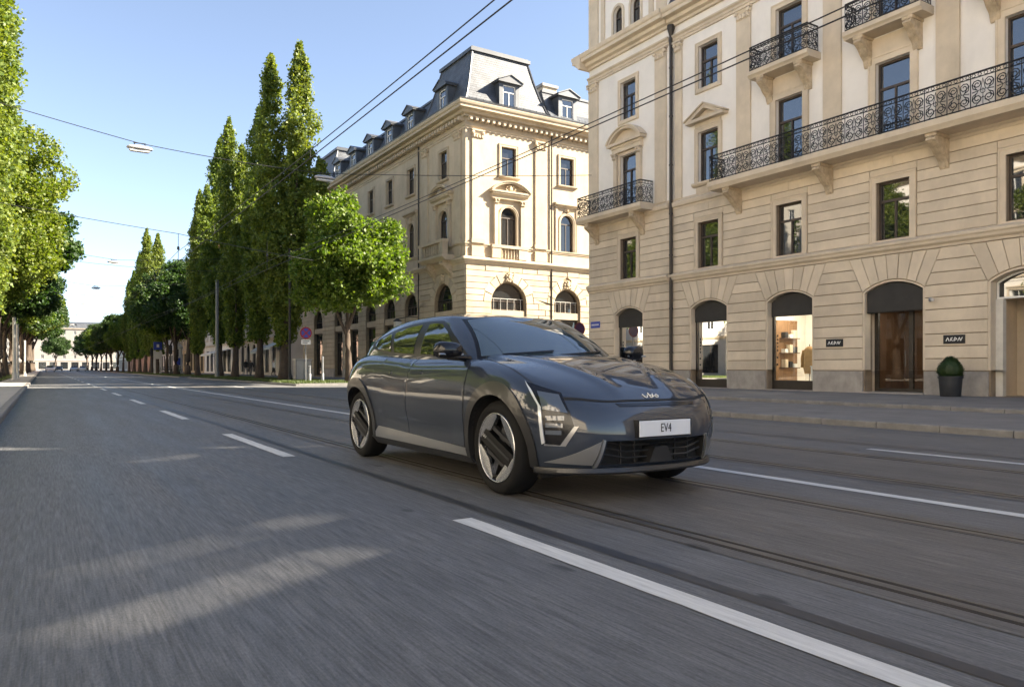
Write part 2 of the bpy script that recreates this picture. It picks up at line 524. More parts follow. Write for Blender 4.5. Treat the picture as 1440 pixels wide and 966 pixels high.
# pavements
def slabbox(name, x0, x1, y0, y1, z0, z1, m):
    return tag(MB().box(x0, x1, y0, y1, z0, z1).build(name, m), kind='structure')
slabbox('parking_strip', 11.48, 15.5, -60, 29.0, -0.05, 0.10, M['pave'])
pav_right = slabbox('pavement', 15.68, 40, -60, 29.0, -0.05, 0.175, M['slab'])
slabbox('verge', 11.48, 15.5, 39.6, 74.0, -0.05, 0.10, M['soil'])
slabbox('pavement', 15.5, 40, 39.6, 74.0, -0.05, 0.125, M['slab'])
slabbox('verge', 11.48, 15.5, 79.6, 420, -0.05, 0.10, M['soil'])
slabbox('pavement', 15.5, 40, 79.6, 420, -0.05, 0.125, M['slab'])
slabbox('pavement', -17.4, -0.78, -80, 420, -0.05, 0.115, mat('pale_paving', (0.36, 0.33, 0.29), 0.85, var=.15, vscale=1.2, bump=.25, bscale=80, dirt=.3))

def kerb_row(x0, x1, y0, y1, z, step, label, seed, near=(None, None)):
    root = tag(empty('kerb', (x0, y0, 0)), kind='structure')
    rnd = random.Random(seed)
    y = y0
    mats = M['kerb']
    me_cache = {}
    while y < y1 - 0.01:
        L_ = min(step, y1 - y)
        key = round(L_, 3)
        if key not in me_cache:
            mb = MB(lambda s, d, zz: (s, d, zz))
            w = x1 - x0; b = 0.018
            prof = [(0, -0.1), (w, -0.1), (w, z - b), (w - b, z), (b, z), (0, z - b)]
            n = len(prof)
            a = [mb.pt(px, 0.006, pz) for px, pz in prof]; c = [mb.pt(px, L_ - 0.006, pz) for px, pz in prof]
            for k in range(n):
                q = (k + 1) % n
                mb.f.append([a[k], a[q], c[q], c[k]])
            mb.f.append(a[::-1]); mb.f.append(c)
            me_cache[key] = mb.mesh('kerb_stone')
            me_cache[key].materials.append(mats)
        o = bpy.data.objects.new('kerb_stone', me_cache[key])
        COL.objects.link(o); o.parent = root
        o.location = (rnd.uniform(-0.004, 0.004), y - y0, rnd.uniform(-0.005, 0.004))
        y += L_
    return root
kerb_row(11.32, 11.48, -8, 29.0, 0.11, 1.0, '', 1)
kerb_row(15.5, 15.68, -8, 29.0, 0.19, 1.0, '', 2)
kerb_row(-0.78, -0.62, -4, 60, 0.125, 1.0, '', 3)
kerb_row(11.32, 11.48, 39.4, 74.2, 0.11, 1.0, '', 4)
for nm, x0, x1, y0, y1, z in (('kerb', 11.32, 11.48, 79.4, 420, 0.11), ('kerb', -0.78, -0.62, 60, 420, 0.125), ('kerb', -0.78, -0.62, -80, -4, 0.125), ('kerb', 11.32, 11.48, -60, -8, 0.11), ('kerb', 15.5, 15.68, -60, -8, 0.19)):
    slabbox(nm, x0, x1, y0, y1, -0.05, z, M['kerb'])
for nm, x0, x1, y0, y1 in (('kerb', 11.32, 40, 29.0, 29.2), ('kerb', 11.32, 40, 39.4, 39.6), ('kerb', 11.32, 40, 74.0, 74.2), ('kerb', 11.32, 40, 79.4, 79.6)):
    slabbox(nm, x0 + 0.16, x1, y0, y1, -0.05, 0.13, M['kerb'])

# lane markings
def dash(x0, x1, y0, y1, label, group=None, taper=0.0):
    mb = MB()
    rnd = random.Random(int(y0 * 31 + x0 * 7))
    n = max(2, int((y1 - y0) / 0.25))
    a, b = [], []
    for k in range(n + 1):
        y = y0 + (y1 - y0) * k / n
        a.append(mb.pt(x0 + rnd.uniform(-.004, .004), y, 0.0045)); b.append(mb.pt(x1 + rnd.uniform(-.004, .004), y, 0.0045))
    for k in range(n):
        mb.f.append([a[k], b[k], b[k + 1], a[k + 1]])
    return tag(mb.build('lane_dash', M['line']), label, 'road marking', group)
yy = 0.95
first = True
k = 0
while yy < 150:
    dash(2.2, 2.335, yy, yy + 3.25, ['long worn white lane dash beside the front wheels of the grey car', 'white lane dash just behind the tail of the grey car'][k] if k < 2 else 'white lane dash on the open road well behind the grey car', 'lane dashes left of the tram rails')
    yy += 6.95 if k else 7.2
    k += 1
dash(5.36, 5.48, -40, 10.0, 'solid white line between the two tram tracks passing the front wheel of the car')
dash(5.36, 5.48, 10.2, 260, 'solid white line between the two tram tracks running on behind the car')
dash(8.27, 8.38, -40, 5.25, 'thin white line right of the far tram track, ending beside the shops')
for q in range(7):
    dash(8.27, 8.38, 36 + q * 9.0, 40 + q * 9.0, 'short white lane dash on the far lane beyond the side street', 'far lane dashes')

# tram rails
for x, lab in ((3.13, 'steel tram rail of the near track under the near wheels of the grey car'),
               (4.565, 'steel tram rail of the near track under the far wheels of the grey car'),
               (6.13, 'tram rail of the far track closest to the solid white line'),
               (7.565, 'tram rail of the far track closest to the shop side pavement')):
    t = empty('tram_rail', (x, 0, 0), lab, 'tram rail', 'tram rails')
    MB().box(x, x + 0.055, -50, 400, -0.1, 0.0085).build('rail_head', M['steel'], t)
    MB().box(x + 0.055, x + 0.095, -50, 400, -0.1, 0.0055).build('flangeway', M['groove'], t)
    MB().box(x + 0.095, x + 0.118, -50, 400, -0.1, 0.008).build('guard_lip', M['steel'], t)
    MB().box(x - 0.03, x, -50, 400, -0.1, 0.0062).build('joint_sealant', M['groove'] if x < 4 else M['tar'], t)

# ================================================================== FACADE TOOLS
def rect(s0, s1, z0, z1): return [(s0, z0), (s1, z0), (s1, z1), (s0, z1)]
def arch_poly(c, hw, z0, zs, rise, n=14):
    """opening with a segmental or round head"""
    p = [(c - hw, z0), (c + hw, z0)]
    if abs(rise - hw) < 1e-6:
        p += [(c + hw * math.cos(PI * k / n), zs + hw * math.sin(PI * k / n)) for k in range(n + 1)]
    else:
        r = (hw * hw + rise * rise) / (2 * rise); zc = zs + rise - r
        a0 = math.asin(hw / r)
        p += [(c + r * math.sin(a0 - 2 * a0 * k / n), zc + r * math.cos(a0 - 2 * a0 * k / n)) for k in range(n + 1)]
    return p

def wall_sheet(mb, outline, holes, d=0.0, depth=0.28):
    """wall face with openings and their reveals"""
    vs, es, fs = [], [], []
    def loop(p):
        i0 = len(vs)
        vs.extend(Vector(q) for q in p)
        es.extend((i0 + k, i0 + (k + 1) % len(p)) for k in range(len(p)))
    loop(outline)
    for h in holes: loop(h)
    r = delaunay_2d_cdt(vs, es, [], 1, 1e-6)
    idx = [mb.pt(v.x, d, v.y) for v in r[0]]
    for f in r[2]:
        c = sum((r[0][k] for k in f), Vector((0, 0))) / len(f)
        if any(in_poly(c, h) for h in holes): continue
        mb.f.append([idx[k] for k in f])
    for h in holes:
        n = len(h)
        a = [mb.pt(s, d, z) for s, z in h]; b = [mb.pt(s, d - depth, z) for s, z in h]
        for k in range(n):
            q = (k + 1) % n
            mb.f.append([a[k], a[q], b[q], b[k]])

def ring_frame(mb, outer, inner, d0, d1):
    """flat frame between two polygons with the same number of points"""
    n = len(outer)
    A = [mb.pt(s, d0, z) for s, z in outer]; B = [mb.pt(s, d1, z) for s, z in outer]
    C = [mb.pt(s, d0, z) for s, z in inner]; D = [mb.pt(s, d1, z) for s, z in inner]
    for k in range(n):
        q = (k + 1) % n
        mb.f += [[B[k], B[q], D[q], D[k]], [A[k], A[q], B[q], B[k]], [D[k], D[q], C[q], C[k]], [A[q], A[k], C[k], C[q]]]

def window(F, parent, poly, d, frame_m, glass_m, fw=0.06, mull=(0.5,), trans=None, name='window', rev=0.2, bar=0.045, lower=1.0, zlow=None):
    """frame with bars (part) and its panes (sub-parts); poly = opening"""
    s0 = min(p[0] for p in poly); s1 = max(p[0] for p in poly); z0 = min(p[1] for p in poly); z1 = max(p[1] for p in poly)
    inner = inset_poly(poly, fw)
    mb = MB(F)
    ring_frame(mb, poly, inner, d - rev, d - rev + 0.07)
    zt = z1 - fw
    if trans is not None:
        mb.box(s0 + fw * .9, s1 - fw * .9, d - rev + 0.004, d - rev + 0.078, trans - bar * .8, trans + bar * .8)
    for m_ in mull:
        c = s0 + (s1 - s0) * m_
        mb.box(c - bar * .55, c + bar * .55, d - rev + 0.002, d - rev + 0.072, z0 + fw * .9, (trans - bar * .7) if trans is not None else (z1 - fw * .9))
    w = mb.build(name, frame_m, parent)
    # panes
    edges = [s0 + fw * .8] + [s0 + (s1 - s0) * m_ for m_ in mull] + [s1 - fw * .8]
    zt_ = trans if trans is not None else None
    dp = d - rev + 0.03
    rr = random.Random(int(s0 * 100 + z0 * 17))
    for a, b in zip(edges[:-1], edges[1:]):
        if zt_ is not None:
            cells = rect(a, b, z0 + fw * .8, zt_)
            t1, t2 = rr.uniform(-.008, .008), rr.uniform(-.008, .008)
            pb = MB(F); pb.f.append([pb.pt(s, dp + (t1 if s == a else -t1) + (t2 if z == zt_ else -t2), z) for s, z in cells])
            pb.build('pane', glass_m, w)
    if zt_ is not None:
        top = clip_above(inset_poly(poly, fw * .8), zt_)
    else:
        top = inset_poly(poly, fw * .8)
    if len(top) > 2:
        pb = MB(F); pb.f.append([pb.pt(s, dp, z) for s, z in top]); pb.build('pane', glass_m, w)
    return w

def clip_above(poly, z):
    out = []; n = len(poly)
    for k in range(n):
        p, q = poly[k], poly[(k + 1) % n]
        if p[1] >= z: out.append(p)
        if (p[1] - z) * (q[1] - z) < 0:
            t = (z - p[1]) / (q[1] - p[1]); out.append((p[0] + t * (q[0] - p[0]), z))
    return out

def scroll(F, cs, cz, d, r, sx=1, sz=1, turns=1.6, n=22, ph=0):
    pts = []
    for k in range(n):
        t = k / (n - 1); a = ph + t * turns * 2 * PI; rr = r * (1 - 0.82 * t)
        pts.append((cs + sx * rr * math.cos(a), d, cz + sz * rr * math.sin(a)))
    return pts

def railing(F, parent, path, z0, z1, name='railing', panel=0.62, dense=True):
    """wrought-iron balcony railing along a path of (s,d): rails, posts and scrolls"""
    def T(p): return p
    fr = MB(F); sc = MB(F)
    for z, r in ((z1, 0.028), (z1 - 0.13, 0.016), (z0 + 0.05, 0.02)):
        for (a, b) in zip(path[:-1], path[1:]):
            fr.tube([(a[0], a[1], z), (b[0], b[1], z)], r, 5)
    for (a, b) in zip(path[:-1], path[1:]):
        L_ = math.hypot(b[0] - a[0], b[1] - a[1])
        n = max(1, round(L_ / panel))
        for k in range(n + 1):
            t = k / n
            p = (a[0] + (b[0] - a[0]) * t, a[1] + (b[1] - a[1]) * t)
            fr.tube([(p[0], p[1], z0), (p[0], p[1], z1 + 0.02)], 0.014, 4)
        ux, uy = (b[0] - a[0]) / L_, (b[1] - a[1]) / L_
        pw = L_ / n
        H = z1 - 0.13 - z0 - 0.05
        for k in range(n):
            c = (k + 0.5) * pw
            zc = z0 + 0.05 + H / 2
            def put(pts2, r=0.017):
                sc.tube([(a[0] + ux * u, a[1] + uy * u, z) for u, z in pts2], r, 3)
            for sx in (-1, 1):
                for sz in (-1, 1):
                    r0 = min(pw, H) * 0.235
                    cc, zz = c + sx * pw * 0.235, zc + sz * H * 0.25
                    pts2 = []
                    for q in range(14):
                        t = q / 13; an = PI * (0.5 if sz > 0 else -0.5) * -1 + t * 1.7 * 2 * PI * sx * sz; rr = r0 * (1 - .78 * t)
                        pts2.append((cc + rr * math.cos(an), zz + rr * math.sin(an)))
                    put(pts2)
            put([(c - pw * .44, zc), (c - pw * .1, zc + .03), (c, zc + H * .42), (c + pw * .1, zc + .03), (c + pw * .44, zc)], 0.015)
            put([(c - pw * .44, zc + H * .3), (c - pw * .2, zc), (c - pw * .44, zc - H * .3)], 0.013); put([(c + pw * .44, zc + H * .3), (c + pw * .2, zc), (c + pw * .44, zc - H * .3)], 0.013)
            put([(c - pw * .3, zc - H * .48), (c, zc - H * .2), (c + pw * .3, zc - H * .48)], 0.013)
            put([(c, zc - H * .5), (c, zc + H * .1)], 0.010)
            ring = [(c + .055 * math.cos(2 * PI * q / 8), zc - H * .02 + .055 * math.sin(2 * PI * q / 8)) for q in range(9)]
            put(ring, 0.012)
            for q in range(4):       # small rings under the handrail
                u = c + (q - 1.5) * pw / 4
                put([(u + .045 * math.cos(2 * PI * j / 6), z1 - 0.065 + .045 * math.sin(2 * PI * j / 6)) for j in range(7)], 0.011)
    o = fr.build(name, M['iron'], parent)
    sc.build('scrollwork', M['iron'], o)
    return o

def corbel(F, parent, s, z1, h, proj, w, m, d=0.0):
    """scrolled console bracket"""
    prof = []
    n = 16
    for k in range(n + 1):
        t = k / n
        z = z1 - h * t
        dd = proj * (0.5 + 0.5 * math.cos(PI * min(1, t * 1.05))) ** 0.8 * (1 + 0.12 * math.sin(t * 3 * PI)) + 0.05 + 0.03 * math.sin(t * 5 * PI)
        prof.append((d + dd, z))
    prof = [(d - 0.02, z1)] + prof + [(d - 0.02, z1 - h)]
    mb = MB(F)
    mb.profile(prof, s - w / 2, s + w / 2)
    inner = [(x + 0.02 if x > d else x, z) for x, z in prof]
    mb.profile([(x, z) for x, z in inner], s - w / 5, s + w / 5)
    mb.box(s - w * .62, s + w * .62, d - 0.02, d + proj * 1.08 + .05, z1 - 0.002, z1 + 0.09)

    return mb.build('corbel', m, parent, auto=40)

def capital(F, parent, s, z0, z1, hw, d, m):
    """leafy pilaster capital: bell, abacus, volutes and leaf bumps"""
    mb = MB(F)
    h = z1 - z0
    mb.profile([(0, z0), (d + .03, z0), (d + .04, z0 + h * .15), (d + .025, z0 + h * .5), (d + .09, z0 + h * .8), (0, z0 + h * .8)], s - hw, s + hw)
    mb.box(s - hw - .07, s + hw + .07, 0, d + .12, z0 + h * .82, z1)
    for sx in (-1, 1):
        mb.lathe([(.001, 0), (h * .2, .01), (h * .2, d + .1), (.001, d + .13)], (s + sx * (hw - .02), 0, z0 + h * .62), 8, 'y')
    for k in range(4):
        u = s + (k - 1.5) * hw * .5
        mb.prism([(u - .06, z0 + .02), (u + .06, z0 + .02), (u + .045, z0 + h * .42), (u, z0 + h * .52), (u - .045, z0 + h * .42)], d, d + .075, 0.02)
    return mb.build('capital', m, parent)

def surround(F, parent, c, hw, z0, z1, w, d, m, sill=True, name='window_surround', d0=0.0, hood=None):
    mb = MB(F)
    o = rect(c - hw - w, c + hw + w, z0 - (0 if sill else w), z1 + w)
    i = rect(c - hw, c + hw, z0, z1)
    if sill:
        mb.box(c - hw - w, c - hw, d0, d0 + d, z0, z1 + w); mb.box(c + hw, c + hw + w, d0, d0 + d, z0, z1 + w); mb.box(c - hw, c + hw, d0, d0 + d, z1, z1 + w)
        mb.box(c - hw - w + .01, c - hw - w + .06, d0 + d - .001, d0 + d + .02, z0, z1 + w - .01); mb.box(c + hw + w - .06, c + hw + w - .01, d0 + d - .001, d0 + d + .02, z0, z1 + w - .01)
        mb.box(c - hw - w + .06, c + hw + w - .06, d0 + d - .001, d0 + d + .02, z1 + w - .06, z1 + w - .01)
    else:
        ring_frame(mb, o, i, d0, d0 + d)
        ring_frame(mb, inset_poly(o, .012), inset_poly(o, .06), d0 + d - .001, d0 + d + .02)
    ob = mb.build(name, m, parent)
    if sill:
        sb = MB(F); sb.profile([(d0, z0 - .14), (d0 + d + .04, z0 - .14), (d0 + d + .12, z0 - .07), (d0 + d + .12, z0 - .001), (d0, z0 - .001)], c - hw - w - .06, c + hw + w + .06)
        sb.build('sill', m, ob)
    return ob

CORN = lambda z, h, p: [(0, z), (p * .18, z), (p * .22, z + h * .14), (p * .45, z + h * .22), (p * .5, z + h * .42), (p * .86, z + h * .48), (p * .86, z + h * .68), (p * .95, z + h * .76), (p, z + h * .92), (p, z + h), (0, z + h)]

# ================================================================== RIGHT BUILDING
def right_building():
    F = lambda s, d, z: (XF - d, s, z)
    B = empty('shop_building', (XF, 14, 0.175), 'cream and tan building with iron balconies above street level shop windows', 'building')
    T, Cm, J = M['tan'], M['cream'], M['joint']
    y0, y1, yb = -0.5, 27.9, 22.55           # right end, left end, step of the corner bay
    db = 0.10                                 # projection of the corner bay
    AX = {'A': 25.1, 'B': 20.52, 'C': 16.8, 'D': 13.06, 'E': 9.36, 'F': 5.66, 'G': 1.96}
    def dd(c): return db if c > yb else 0.0
    # ---- body walls (backing for ground and first floor, plaster above)
    gf, ff, up2, up3 = [], [], [], []
    for kx, c in AX.items():
        gf.append(arch_poly(c, 0.925, 0.18, 3.32, 0.29))
        ff.append(rect(c - .53, c + .53, 4.9, 6.7))
    def openings(keys):
        h = []
        for kx in keys:
            c = AX[kx]
            if kx == 'B': h += [rect(c - .52, c + .52, 8.26, 10.26), rect(c - .50, c + .50, 11.98, 13.66)]
            elif kx == 'A': h += [rect(c - .52, c + .52, 7.92, 10.40), rect(c - .50, c + .50, 11.98, 13.66)]
            else: h += [rect(c - .55, c + .55, 7.92, 10.42), rect(c - .54, c + .54, 11.52, 13.62)]
        return h
    main = [k for k in AX if k != 'A']
    mb = MB(F)
    wall_sheet(mb, rect(y0, yb, 0.1, 7.86), [g for g, c in zip(gf, AX.values()) if c < yb] + [g for g, c in zip(ff, AX.values()) if c < yb], 0.0, 0.42)
    mb.build('lower_wall', J, B)
    mb = MB(F)
    wall_sheet(mb, rect(yb, y1, 0.1, 7.86), [gf[0], ff[0]], db, 0.42)
    mb.f.append([mb.pt(yb, 0, .1), mb.pt(yb, db, .1), mb.pt(yb, db, 7.86), mb.pt(yb, 0, 7.86)])
    mb.build('lower_wall', J, B)
    mb = MB(F); wall_sheet(mb, rect(y0, yb, 7.86, 15.0), openings(main), 0.0, 0.3); mb.build('plaster_wall', Cm, B)
    mb = MB(F); wall_sheet(mb, rect(yb, y1, 7.86, 18.6), openings('A') + [arch_poly(24.62, .30, 15.62, 16.9, .30), arch_poly(25.80, .30, 15.62, 16.9, .30)], db, 0.3)
    mb.f.append([mb.pt(yb, -6, 7.86), mb.pt(yb, db, 7.86), mb.pt(yb, db, 18.6), mb.pt(yb, -6, 18.6)])
    mb.build('plaster_wall', Cm, B)
    mb = MB()
    mb.f += [[mb.pt(XF - db, y1, .1), mb.pt(28, y1, .1), mb.pt(28, y1, 18.6), mb.pt(XF - db, y1, 18.6)],
             [mb.pt(28, y1, .1), mb.pt(40, y1, .1), mb.pt(40, y1, 10.4), mb.pt(28, y1, 10.4)],
             [mb.pt(28, yb, 10.4), mb.pt(40, yb, 10.4), mb.pt(40, y1, 10.4), mb.pt(28, y1, 10.4)],
             [mb.pt(28, yb, 10.4), mb.pt(40, yb, 10.4), mb.pt(40, yb, 15.0), mb.pt(28, yb, 15.0)],
             [mb.pt(28, yb, 10.4), mb.pt(28, y1, 10.4), mb.pt(28, y1, 19.0), mb.pt(28, yb, 19.0)],
             [mb.pt(XF, y0, .1), mb.pt(40, y0, .1), mb.pt(40, y0, 15.0), mb.pt(XF, y0, 15.0)],
             [mb.pt(40, y0, .1), mb.pt(40, yb, .1), mb.pt(40, yb, 15.0), mb.pt(40, y0, 15.0)],
             [mb.pt(40, yb, .1), mb.pt(40, y1, .1), mb.pt(40, y1, 10.4), mb.pt(40, yb, 10.4)]]
    mb.build('side_wall', M['tan'], B)
    # ---- plinth stones and rusticated courses
    rows = [0.875 + 0.357 * k for k in range(11)]
    cs = sorted(AX.values())
    def hb(c, z):        # half width of the clear opening (jamb, then slanted line along the voussoir fan)
        return 0.99 if z <= 3.33 else 0.99 + (z - 3.33) * 0.42
    piers = []
    edges = [y0] + cs + [y1]
    spans = []
    for i in range(len(edges) - 1):
        l, r = edges[i], edges[i + 1]
        if l < yb < r:
            spans.append((l, yb, l in cs, False)); spans.append((yb, r, False, r in cs))
        else:
            spans.append((l, r, l in cs, r in cs))
    for (l, r, lo, ro) in spans:
        mid = (l + r) / 2
        d_ = dd(mid)
        a = l + 0.97 if lo else l + 0.004
        b = r - 0.97 if ro else r - 0.004
        MB(F).prism(rect(a, b, 0.1, 0.86), d_ - .05, d_ + 0.075, 0.015).build('plinth_stone', M['plinth'], B)
        for z in rows[:-1]:
            za, zb = z + 0.011, z + 0.346
            def lx(zz): return l + hb(l, zz) if lo else l + 0.004
            def rx(zz): return r - hb(r, zz) if ro else r - 0.004
            poly = [(lx(za), za), (rx(za), za)]
            if za < 3.33 < zb: poly.append((rx(3.33), 3.33))
            poly += [(rx(zb), zb), (lx(zb), zb)]
            if za < 3.33 < zb: poly.append((lx(3.33), 3.33))
            MB(F).prism(poly, d_ - .02, d_ + 0.04, 0.012).build('course_stone', M['tan_rust'], B)
    for c in AX.values():
        d_ = dd(c)
        r = (.925 ** 2 + .29 ** 2) / (.58); zc = 3.61 - r; a0 = math.asin(.925 / r)
        n = 7; g = 0.012
        for k in range(n):
            t0, t1 = -a0 + 2 * a0 * k / n, -a0 + 2 * a0 * (k + 1) / n
            T0 = c + (-1 + 2 * k / n) * 1.455; T1 = c + (-1 + 2 * (k + 1) / n) * 1.455
            rr = r + 0.065
            low = [(c + rr * math.sin(t0 + (t1 - t0) * q / 3), zc + rr * math.cos(t0 + (t1 - t0) * q / 3)) for q in range(4)]
            if k == 0: low[0] = (c - .985, 3.34)
            if k == n - 1: low[-1] = (c + .985, 3.34)
            poly = low + [(T1, 4.434), (T0, 4.434)]
            MB(F).prism(inset_poly(poly, g * .7), d_ - .02, d_ + 0.04 + (0.012 if k == 3 else 0), 0.012).build('voussoir', M['tan_rust'], B)
        # plain reveal moulding round the arch
        mb = MB(F)
        ring_frame(mb, arch_poly(c, .985, .9, 3.335, .325), arch_poly(c, .922, .9, 3.318, .29), d_ - .3, d_ + .018)
        mb.build('arch_trim', M['tan'], B)
    # first floor courses
    rows1 = [4.86 + 0.324 * k for k in range(9)]
    for (l, r, lo, ro) in spans:
        d_ = dd((l + r) / 2)
        for z in rows1[:-1]:
            za, zb = z + 0.010, z + 0.314
            cut = za < 6.85
            a = (l + .755 if (lo and cut) else l + .004); b = (r - .755 if (ro and cut) else r - .004)
            MB(F).prism(rect(a, b, za, zb), d_ - .02, d_ + 0.034, 0.010).build('course_stone', M['tan_rust'], B)
    for c in AX.values():
        MB(F).prism(rect(c - .745, c + .745, 6.912, 7.118), dd(c) - .02, dd(c) + .034, .010).build('course_stone', M['tan_rust'], B)
    # ---- string courses
    def band(name, prof, m=T):
        for s0, s1, d_ in ((y0, yb - .002, 0), (yb, y1, db)):
            MB(F).profile([(x + d_, z) for x, z in prof], s0, s1).build(name, m, B)
    band('ground_floor_ledge', [(-.05, 4.45), (.06, 4.45), (.07, 4.52), (.15, 4.58), (.17, 4.66), (.21, 4.70), (.21, 4.77), (.06, 4.855), (-.05, 4.855)])
    band('belt_course', [(-.05, 7.44), (.05, 7.44), (.06, 7.52), (.13, 7.56), (.15, 7.66), (.15, 7.72), (.03, 7.80), (.03, 7.87), (-.05, 7.87)])
    band('architrave', [(-.05, 14.28), (.06, 14.28), (.06, 14.38), (.09, 14.39), (.09, 14.48), (.16, 14.54), (.16, 14.60), (-.05, 14.60)])
    band('cornice', [(x - (0.05 if x == 0 else 0), z) for x, z in CORN(14.98, .66, .62)])
    MB(F).profile([(x + db - (.05 if x == 0 else 0), z) for x, z in CORN(18.45, .6, .6)], yb, y1).build('cornice', T, B)
    # side return of the corner bay cornices (side street face)
    F2 = lambda s, d, z: (s, y1 + d, z)
    for z, h, p in ((14.98, .66, .62), (18.45, .6, .6)):
        MB(F2).profile([(x - (.05 if x == 0 else 0), zz) for x, zz in CORN(z, h, p)], XF - db - p, 28).build('cornice', T, B)
    # ---- pilasters and capitals
    pil = [(27.2, 27.88, db), (22.72, 23.38, db), (21.92, 22.3, 0), (18.45, 19.1, 0), (14.78, 15.44, 0), (11.08, 11.74, 0), (7.36, 8.02, 0), (3.6, 4.3, 0), (-.4, .2, 0)]
    for a, b, d_ in pil:
        MB(F).box(a, b, d_ - .02, d_ + .07, 7.86, 14.279).build('pilaster', T, B)
        Fd = (lambda s, d, z, d_=d_: (XF - d - d_, s, z))
        capital(Fd, B, (a + b) / 2, 13.86, 14.275, (b - a) / 2 - .02, .07, T)
    for a, b in ((27.2, 27.88), (22.72, 23.3), (26.72, 26.98), (23.5, 23.76)):
        MB(F).box(a, b, db - .02, db + .06, 15.66, 18.46).build('pilaster', T, B)
    # ---- windows first floor
    for kx, c in AX.items():
        d_ = dd(c)
        surround(F, B, c, .53, 4.9, 6.7, .2, .055, T, sill=False, d0=d_)
        window(F, B, rect(c - .53, c + .53, 4.9, 6.7), d_, M['win_wood'], M['glass'], .06, (.5,), 6.12, rev=.2)
    # upper windows
    for kx, c in AX.items():
        d_ = dd(c)
        if kx in 'AB':
            surround(F, B, c, .50, 11.98, 13.66, .17, .06, T, sill=False, d0=d_)
            window(F, B, rect(c - .5, c + .5, 11.98, 13.66), d_, M['win_wood'], M['glass'], .055, (.5,), 13.05, rev=.2)
        else:
            surround(F, B, c, .54, 11.52, 13.62, .2, .06, T, sill=False, d0=d_)
            window(F, B, rect(c - .54, c + .54, 11.52, 13.62), d_, M['win_wood'], M['glass'], .06, (.5,), 12.98, name='balcony_door', rev=.2)
        if kx == 'A':
            surround(F, B, c, .52, 7.92, 10.40, .13, .05, T, sill=False, d0=d_)
            window(F, B, rect(c - .52, c + .52, 7.92, 10.40), d_, M['win_wood'], M['glass'], .06, (.5,), 9.72, name='balcony_door', rev=.2)
            for sx in (-1, 1):
                mb = MB(F); mb.box(c + sx * .78 - .11, c + sx * .78 + .11, d_ - .02, d_ + .14, 7.86, 10.28); mb.build('door_pilaster', T, B)
                Fd = (lambda s, d, z, d_=d_: (XF - d - d_, s, z))
                capital(Fd, B, c + sx * .78, 10.28, 10.56, .11, .14, T)
            MB(F).profile([(d_ - .02, 10.56), (d_ + .17, 10.56), (d_ + .17, 10.72), (d_ + .22, 10.76), (d_ + .22, 10.86), (d_ - .02, 10.86)], c - .95, c + .95).build('entablature', T, B)
            segment_pediment(F, B, c, 1.14, 10.86, .62, d_, .34, T)
        elif kx == 'B':
            surround(F, B, c, .52, 8.26, 10.26, .18, .06, T, sill=True, d0=d_)
            window(F, B, rect(c - .52, c + .52, 8.26, 10.26), d_, M['win_wood'], M['glass'], .06, (.5,), 9.58, rev=.2)
            MB(F).box(c - .62, c + .62, -.02, .05, 7.86, 8.10).build('apron', T, B)
            MB(F).profile([(-.02, 10.445), (.07, 10.445), (.07, 10.62), (-.02, 10.62)], c - .66, c + .66).build('entablature', T, B)
            tri_pediment(F, B, c, .98, 10.62, .62, 0, .3, T)
        else:
            surround(F, B, c, .55, 7.92, 10.42, .24, .06, T, sill=False, d0=d_)
            window(F, B, rect(c - .55, c + .55, 7.92, 10.42), d_, M['win_wood'], M['glass'], .06, (.5,), 9.62, name='balcony_door', rev=.2)
            MB(F).box(c - .79, c + .79, -.02, .05, 10.665, 11.20).build('frieze_panel', T, B)
    # attic arched windows of the corner bay
    for c in (24.62, 25.80):
        window(F, B, arch_poly(c, .30, 15.62, 16.9, .30), db, M['win_wood'], M['glass'], .045, (.5,), 16.75, rev=.2, bar=.035)
        mb = MB(F); ring_frame(mb, arch_poly(c, .42, 15.62, 16.9, .42), arch_poly(c, .302, 15.62, 16.9, .302), db, db + .06); mb.build('window_surround', T, B)
    # ---- balconies
    def balcony(c0, c1, zb, zt, proj, rail_h, d_, corbs, ch, name='balcony'):
        mb = MB(F)
        mb.profile([(d_ - .02, zb), (d_ + proj - .10, zb), (d_ + proj - .07, zb + .05), (d_ + proj, zb + (zt - zb) * .45), (d_ + proj, zt), (d_ - .02, zt)], c0, c1)
        sl = mb.build(name, T, B)
        railing(F, sl, [(c1 - .06, d_ + .08), (c1 - .06, d_ + proj - .07), (c0 + .06, d_ + proj - .07), (c0 + .06, d_ + .08)], zt, zt + rail_h)
        for s in corbs:
            corbel(F, sl, s, zb - .092, ch, proj * .72, .26, M['carved'], d_)
    balcony(23.42, 27.86 - .0, 7.62, 7.90, .85, .93, db, (24.15, 27.25), .85)
    balcony(-.2, 19.72, 7.60, 7.90, .95, .95, 0, (18.98, 15.2, 11.5, 7.7, 3.9, .2), .82)
    for kx in 'CDEFG':
        c = AX[kx]
        balcony(c - 1.24, c + 1.24, 11.26, 11.50, .72, .86, 0, (c - .78, c + .78), .78)
    # ---- drainpipe
    mb = MB(F)
    mb.tube([(22.45, .13, .2), (22.45, .13, 14.9)], .068, 10)
    p = mb.build('drainpipe', M['zinc'], B, auto=50)
    for z in (1.6, 3.4, 5.6, 7.3, 9.3, 11.3, 13.3):
        MB(F).lathe([(.08, -.03), (.085, -.03), (.085, .03), (.08, .03)], (22.45, .13, z), 12, 'z').build('pipe_bracket', M['zinc'], p)
    MB(F).lathe([(.075, 0), (.16, .3), (.16, .42), (.07, .42)], (22.45, .13, 14.62), 12, 'z').build('rain_hopper', M['zinc'], p)
    # ---- roof
    mb = MB(F)
